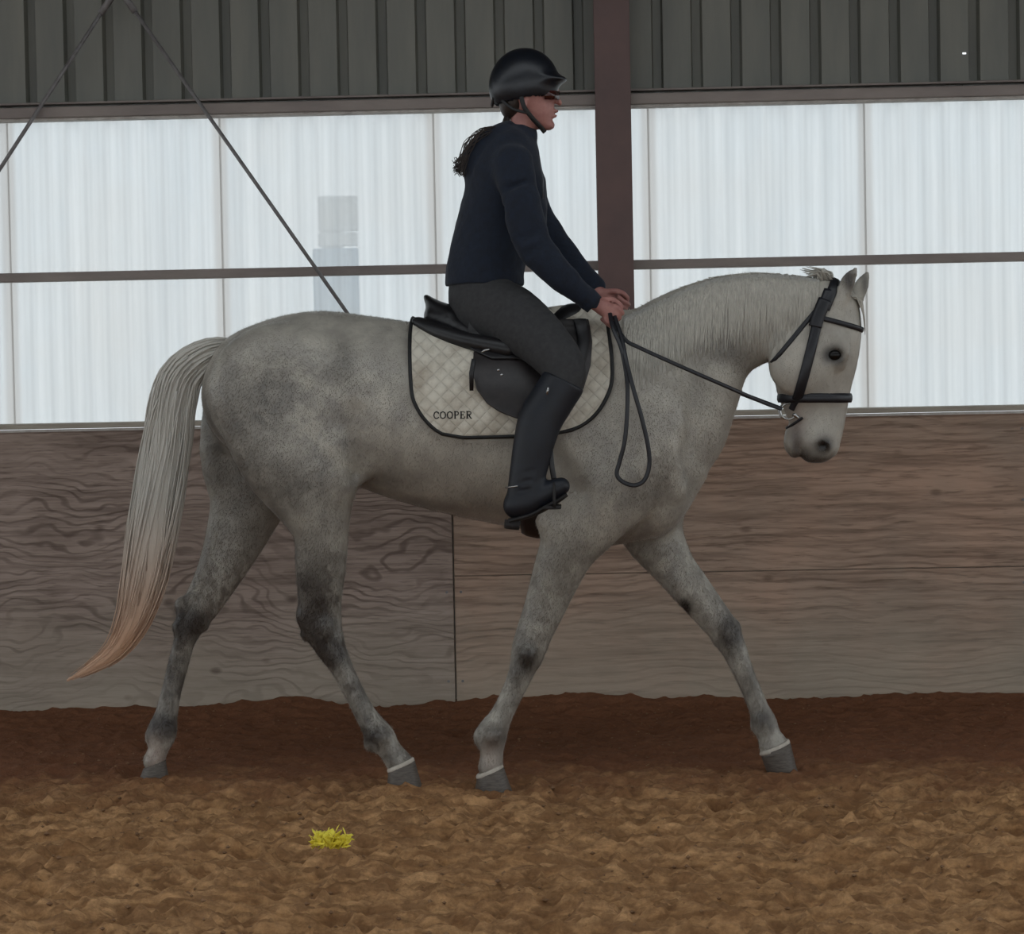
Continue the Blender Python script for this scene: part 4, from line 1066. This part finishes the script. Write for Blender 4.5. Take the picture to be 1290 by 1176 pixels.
# hands: palm, four unequal curled fingers, thumb; the rein runs through the fist
def hand(wx, wy, Yh, s):
    W = P(wx, wy, Yh)
    def L(a, b, c): return W + Vector((a, -b * s * -1, c))       # a forward, b outward*s, c up
    d = Vector((.80, 0, -.60)); up = Vector((.60, 0, .80)); out = Vector((0, s, 0))
    def q(a, b, c): return W + d * a + up * b + out * c
    Fr_.chain([(q(-.01, 0, 0), .021, .019), (q(.02, 0, 0), .025, .018), (q(.055, .004, 0), .029, .015), (q(.075, .004, 0), .026, .013)], 0.012)
    for k, (ln, off) in enumerate(((.92, .030), (1.0, .011), (.95, -.008), (.80, -.026))):
        b = off
        Fr_.chain([(q(.066, b, .004), .0095, .0095), (q(.084, b - .002, .001), .0105, .0105), (q(.084 + .018 * ln, b - .005, -.014), .0092, .0092), (q(.078 + .012 * ln, b - .006, -.034 * ln), .0085, .0085), (q(.056, b - .004, -.036 * ln), .0078, .0078)], 0.003, 3)
    Fr_.chain([(q(.010, .014, -.010), .012, .012), (q(.035, .036, -.018), .0105, .0105), (q(.062, .046, -.016), .0095, .0095), (q(.086, .042, -.012), .008, .008)], 0.006, 3)
hand(748, 380, -.195, -1)
hand(757, 370, .135, 1)
Vb, Qb = Fr_.mesh(1); pb = obj('body', Vb, Qb, M_SKIN, rider)

def wrinkle(V, amp, sc, seed):
    n = vnoise(V[:, 0] * sc, V[:, 1] * sc, V[:, 2] * sc * .7, seed) + .5 * vnoise(V[:, 0] * sc * 2.3, V[:, 1] * sc * 2, V[:, 2] * sc * 2, seed + 1)
    V = V.copy(); V[:, 0] += n * amp; V[:, 2] += np.roll(n, 0) * amp * .4; return V
# jacket with hood
Fj = Field((P(545, 400, 0).x, -.40, P(650, 395, 0).z), (P(790, 400, 0).x, .40, P(650, 150, 0).z), 0.006)
Fj.chain(ch([(611, 352, 49, 62), (612, 336, 49, 60), (620, 300, 49, 56), (630, 260, 48, 58), (636, 225, 46, 62), (642, 200, 38, 58), (650, 182, 24, 34), (656, 174, 20, 24)]), 0.02)
Fj.plane(P(611, 360, 0), (-.02, 0, -1))
Fj.chain(ch([(672, 230, 14, 40), (678, 262, 12, 40), (674, 300, 14, 38)]), 0.03)
Fj.chain(ch([(640, 160, 8, 18), (628, 172, 15, 30), (608, 190, 20, 34), (597, 206, 16, 32), (596, 222, 10, 26)]), 0.02)   # hood
for (x_, y_) in ((612, 318), (605, 285)): pass
Fj.chain(ch([(646, 206, 25, 20, -.17), (655, 245, 24, 20, -.215), (664, 285, 24, 19, -.235), (676, 314, 23, 18, -.245), (702, 343, 20, 16, -.24), (728, 366, 16, 14, -.22), (743, 378, 14, 12, -.205)]), 0.03)
Fj.chain(ch([(650, 206, 25, 20, .19), (664, 245, 23, 20, .22), (680, 280, 21, 18, .22), (702, 310, 19, 16, .21), (728, 342, 16, 14, .18), (748, 362, 14, 12, .155)]), 0.03)
for pts in ([(600, 345, -.20), (650, 300, -.21)], [(590, 310, -.19), (640, 262, -.21)], [(660, 300, -.305), (684, 290, -.30)], [(668, 318, -.31), (690, 306, -.305)], [(640, 238, -.255), (668, 226, -.25)]):
    Fj.chain([(P(*pts[0], ), R(1.5), R(5)), (P(*pts[1]), R(1.5), R(5))], 0.03, op='sub')
Vj, Qj = Fj.mesh(1); jk = obj('jacket', wrinkle(Vj, .0048, 14, 4), Qj, M_JACKET, rider)
# hood cord along the front edge
v, f = tube([P(679, 196, -.09), P(684, 225, -.09), P(684, 250, -.10)], .0028, 6); obj('drawcord', v, f, plain('grey_cord', rgb(96, 98, 104)), jk)
# cuff bands
for (a, b, Y_) in (((738, 374), (749, 384), -.205), ((743, 358), (753, 368), .155)):
    A_, B_ = P(*a, Y_), P(*b, Y_); v, f = tube([A_, B_], [R(14.5), R(13)], 20, flat=.85, up=(0, 1, 0)); obj('cuff', v, f, M_JACKET, jk)
# breeches
Fb = Field((P(545, 400, 0).x, -.46, P(650, 540, 0).z), (P(770, 400, 0).x, .46, P(650, 345, 0).z), 0.006)
Fb.chain(ch([(611, 352, 44, 52), (609, 375, 44, 56), (612, 392, 40, 60)]), 0.02)
for s in (-1, 1):
    Fb.chain(ch([(610, 385, 42, 32, .10 * s), (645, 400, 40, 32, .17 * s), (680, 427, 34, 29, .27 * s), (706, 456, 29, 25, .335 * s), (712, 476, 25, 23, .355 * s), (703, 496, 23, 21, .37 * s), (696, 512, 21, 20, .375 * s)]), 0.03)
Fb.plane(P(611, 350, 0), (.02, 0, 1))
Vp, Qp = Fb.mesh(1); obj('breeches', wrinkle(Vp, .0016, 20, 8), Qp, M_BREECH, rider)
# boots
for s in (-1, 1):
    Ft = Field((P(615, 400, .4 * s).x, .40 * s - .11, P(650, 690, 0).z), (P(750, 400, .4 * s).x, .40 * s + .11, P(650, 460, 0).z), 0.005)
    Ft.chain(ch([(708, 484, 28, 25, .36 * s), (694, 506, 28, 24, .37 * s), (681, 528, 28, 23, .38 * s), (673, 556, 26, 21, .388 * s), (667, 586, 24, 18, .393 * s), (662, 611, 22, 16, .40 * s), (659, 630, 21, 15, .40 * s)]), 0.02)
    Ft.chain(ch([(650, 637, 16, 15, .40 * s), (672, 629, 16, 15, .40 * s), (695, 618, 14, 15, .405 * s), (707, 612, 11, 13, .405 * s)]), 0.02)
    Ft.plane(P(714, 480, -.36), (.45, 0, .89))
    c = P(680, 560, .39 * s)
    for (x_, y_) in ((652, 608), (655, 596), (650, 620)):
        Ft.chain([(P(x_ - 8, y_ + 3, .34 * s if s > 0 else -.455), R(1.4), R(5)), (P(x_ + 16, y_ - 3, .34 * s if s > 0 else -.455), R(1.4), R(5))], 0.012, op='sub')
    Vt, Qt = Ft.mesh(1); bt_ = obj('boot', Vt, Qt, M_BOOT, rider)
    # sole and heel
    pa = [P(641, 656, .40 * s), P(655, 652, .40 * s), P(676, 645, .40 * s), P(698, 633, .405 * s), (P(714, 622, .405 * s))]
    v, f = tube([tuple(p) for p in catmull([tuple(p) for p in pa], 4)], [.030 + .006 * math.sin(i / 16 * 3.1) for i in range(17)], 12, flat=.28, up=(.35, 0, .9)); obj('sole', v, f, M_SOLE, bt_)
    hp = P(646, 660, .40 * s); v, f = tube([hp + Vector((0, 0, .012)), hp + Vector((-.004, 0, -.016))], [.027, .025], 14, flat=1, up=(1, 0, 0)); obj('heel', v, f, M_SOLE, bt_)
# small steel pieces on the near boot
c = P(690, 492, -.448); v, f = tube([c + Vector((-.003, 0, -.012)), c + Vector((.002, 0, .012))], .0038, 8); obj('boot_steel_dot', v, f, M_STEEL, rider)
v, f = tube([P(637, 614, -.44), P(652, 612, -.462)], .0028, 6); obj('spur_rest', v, f, M_STEEL, rider)

# helmet
Fh = Field((P(605, 100, 0).x, -.18, P(650, 180, 0).z), (P(730, 100, 0).x, .18, P(650, 50, 0).z), 0.0045)
Fh.ball(P(661, 104, 0), R(43), R(33), R(43), 0.01)
Fh.ball(P(650, 112, 0), R(33), R(30), R(34), 0.02)
Fh.ball(P(690, 101, 0), R(24), R(27), R(7), 0.02)
Fh.ball(P(661, 128, 0), R(37), R(28), R(38), 0.004, 'sub')
ca = P(690, 112, 0); Fh.plane(P(655, 132, 0), (.22, 0, -1))
Vh, Qh = Fh.mesh(1); hm = obj('helmet', Vh, Qh, M_HELMET, rider)
# rear dial, harness
v, f = tube([P(622, 122, -.03), P(620, 132, 0), P(622, 122, .03)], .010, 8, flat=.5, up=(1, 0, 0)); obj('fit_dial', v, f, M_SOLE, hm)
for s in (-1, 1):
    yy = .078 * s
    v, f = tube([tuple(p) for p in catmull([tuple(P(*q)) for q in ((656, 118, yy), (660, 134, yy), (670, 148, .066 * s), (681, 160, .035 * s), (686, 166, .0))], 5)], .0085, 8, flat=.4, up=(0, -1, 0)); obj('chin_strap', v, f, M_PIPE, hm)
    v, f = tube([tuple(p) for p in catmull([tuple(P(*q)) for q in ((632, 126, .06 * s), (646, 137, .072 * s), (664, 142, .075 * s))], 5)], .0055, 8, flat=.4, up=(0, -1, 0)); obj('rear_strap', v, f, M_PIPE, hm)
# sunglasses
gl = None
parts = []
for s in (-1, 1):
    V = []; Fc = []
    cc = [(687, 119), (697, 119), (705, 120)]
    Y_ = [.060, .048, .014]
    top = [P(x_, y_ - 5, Y_[i] * s) for i, (x_, y_) in enumerate(cc)]; bot = [P(x_ - 1, y_ + 6, Y_[i] * s) for i, (x_, y_) in enumerate(cc)]
    V = top + bot; Fc = [(0, 1, 4, 3), (1, 2, 5, 4)]
    ln = obj('lens', V, Fc, M_LENS, rider); solid(ln, .003, 0)
    v, f = tube([P(664, 116, .074 * s), P(678, 116, .071 * s), P(688, 115, .061 * s)], .0028, 6); obj('temple_arm', v, f, M_PIPE, rider)
# hair: bun edge below the helmet and a loose windblown ponytail
r = random.Random(4); parts = []
for i in range(60):
    y = r.uniform(-.03, .03)
    s0 = P(642 + r.uniform(-5, 4), 138 + r.uniform(-3, 3), y); s1 = P(634 + r.uniform(-4, 4), 160 + r.uniform(-4, 4), y * .7)
    s2 = P(610 + r.uniform(-6, 6), 166 + r.uniform(-5, 6), y * 1.2 - .06); s3 = P(590 + r.uniform(-6, 5), 184 + r.uniform(-6, 8), y * 2 - .05); s4 = P(582 + r.uniform(-8, 5), 208 + r.uniform(-8, 16), y * 2 - .04)
    pts = [s0, s1, s2, s3, s4][:r.choice((3, 4, 5, 5))]
    parts.append(tube([Vector(p) for p in catmull([tuple(p) for p in pts], 5)], .0016, 3))
for i in range(46):
    y = r.uniform(-.08, .02); s2 = P(596, 180 + r.uniform(-6, 8), y); s3 = P(590 + r.uniform(-4, 3), 196 + r.uniform(-6, 8), y); s4 = P(578 + r.uniform(-6, 9), 206 + r.uniform(-6, 16), y); s5 = P(572 + r.uniform(-3, 8), 200 + r.uniform(-4, 18), y)
    parts.append(tube([Vector(p) for p in catmull([tuple(p) for p in (s2, s3, s4, s5)], 5)], .0013, 3))
v, f = merge(parts); hr = obj('ponytail', v, f, M_HAIR, rider); hr['kind'] = 'stuff'
Fk = Field((P(600, 100, 0).x, -.14, P(650, 180, 0).z), (P(700, 100, 0).x, .14, P(650, 90, 0).z), 0.005)
Fk.chain(ch([(650, 118, 24, 25), (646, 132, 17, 22), (642, 140, 10, 14)]), 0.01)
Vk, Qk = Fk.mesh(1); obj('hair', Vk, Qk, M_HAIR, rider)

# ================================================================== yellow scrap on the dirt
c = P(416, 1068, -1.05)
gy = -8 + 0; 
# where that pixel's ray meets the ground
ray = (P(416, 1083, 0) - CAM); tt = (0.0 - CAM.z) / ray.z; c = CAM + ray * tt
r = random.Random(9); gzm = max(gz(c.x + dx, c.y + dy) for dx in (-.06, -.03, 0, .03, .06) for dy in (-.05, -.02, 0, .02)) - .008
fw = empty('flower', (c.x, c.y, gzm), 'crumpled bright yellow flower head lying on the dirt in front of the horse', 'flower')
v, f = tube([(c.x - .052, c.y, gzm + .018), (c.x, c.y - .006, gzm + .022), (c.x + .052, c.y, gzm + .02)], [.004, .011, .004], 8); obj('flower_base', v, f, M_YEL, fw)
for k in range(120):
    a_ = r.uniform(0, 6.28); L_ = r.uniform(.022, .04); x0 = c.x + r.uniform(-.052, .052); y0 = c.y + r.uniform(-.02, .02); z0 = gzm + r.uniform(.004, .038)
    el = r.uniform(.1, 1.3); d_ = Vector((math.cos(a_) * math.cos(el), math.sin(a_) * math.cos(el), math.sin(el))); sd = d_.cross(Vector((0, 0, 1))).normalized(); b0 = Vector((x0, y0, z0)); w_ = r.uniform(.006, .011)
    V = [b0 - sd * w_ * .4, b0 + sd * w_ * .4, b0 + d_ * L_ * .6 - sd * w_ + Vector((0, 0, .003)), b0 + d_ * L_ * .6 + sd * w_, b0 + d_ * L_ + Vector((0, 0, -.002))]
    solid(obj('petal', V, [(0, 1, 3, 2), (2, 3, 4)], M_YEL, fw), .0012, 0)
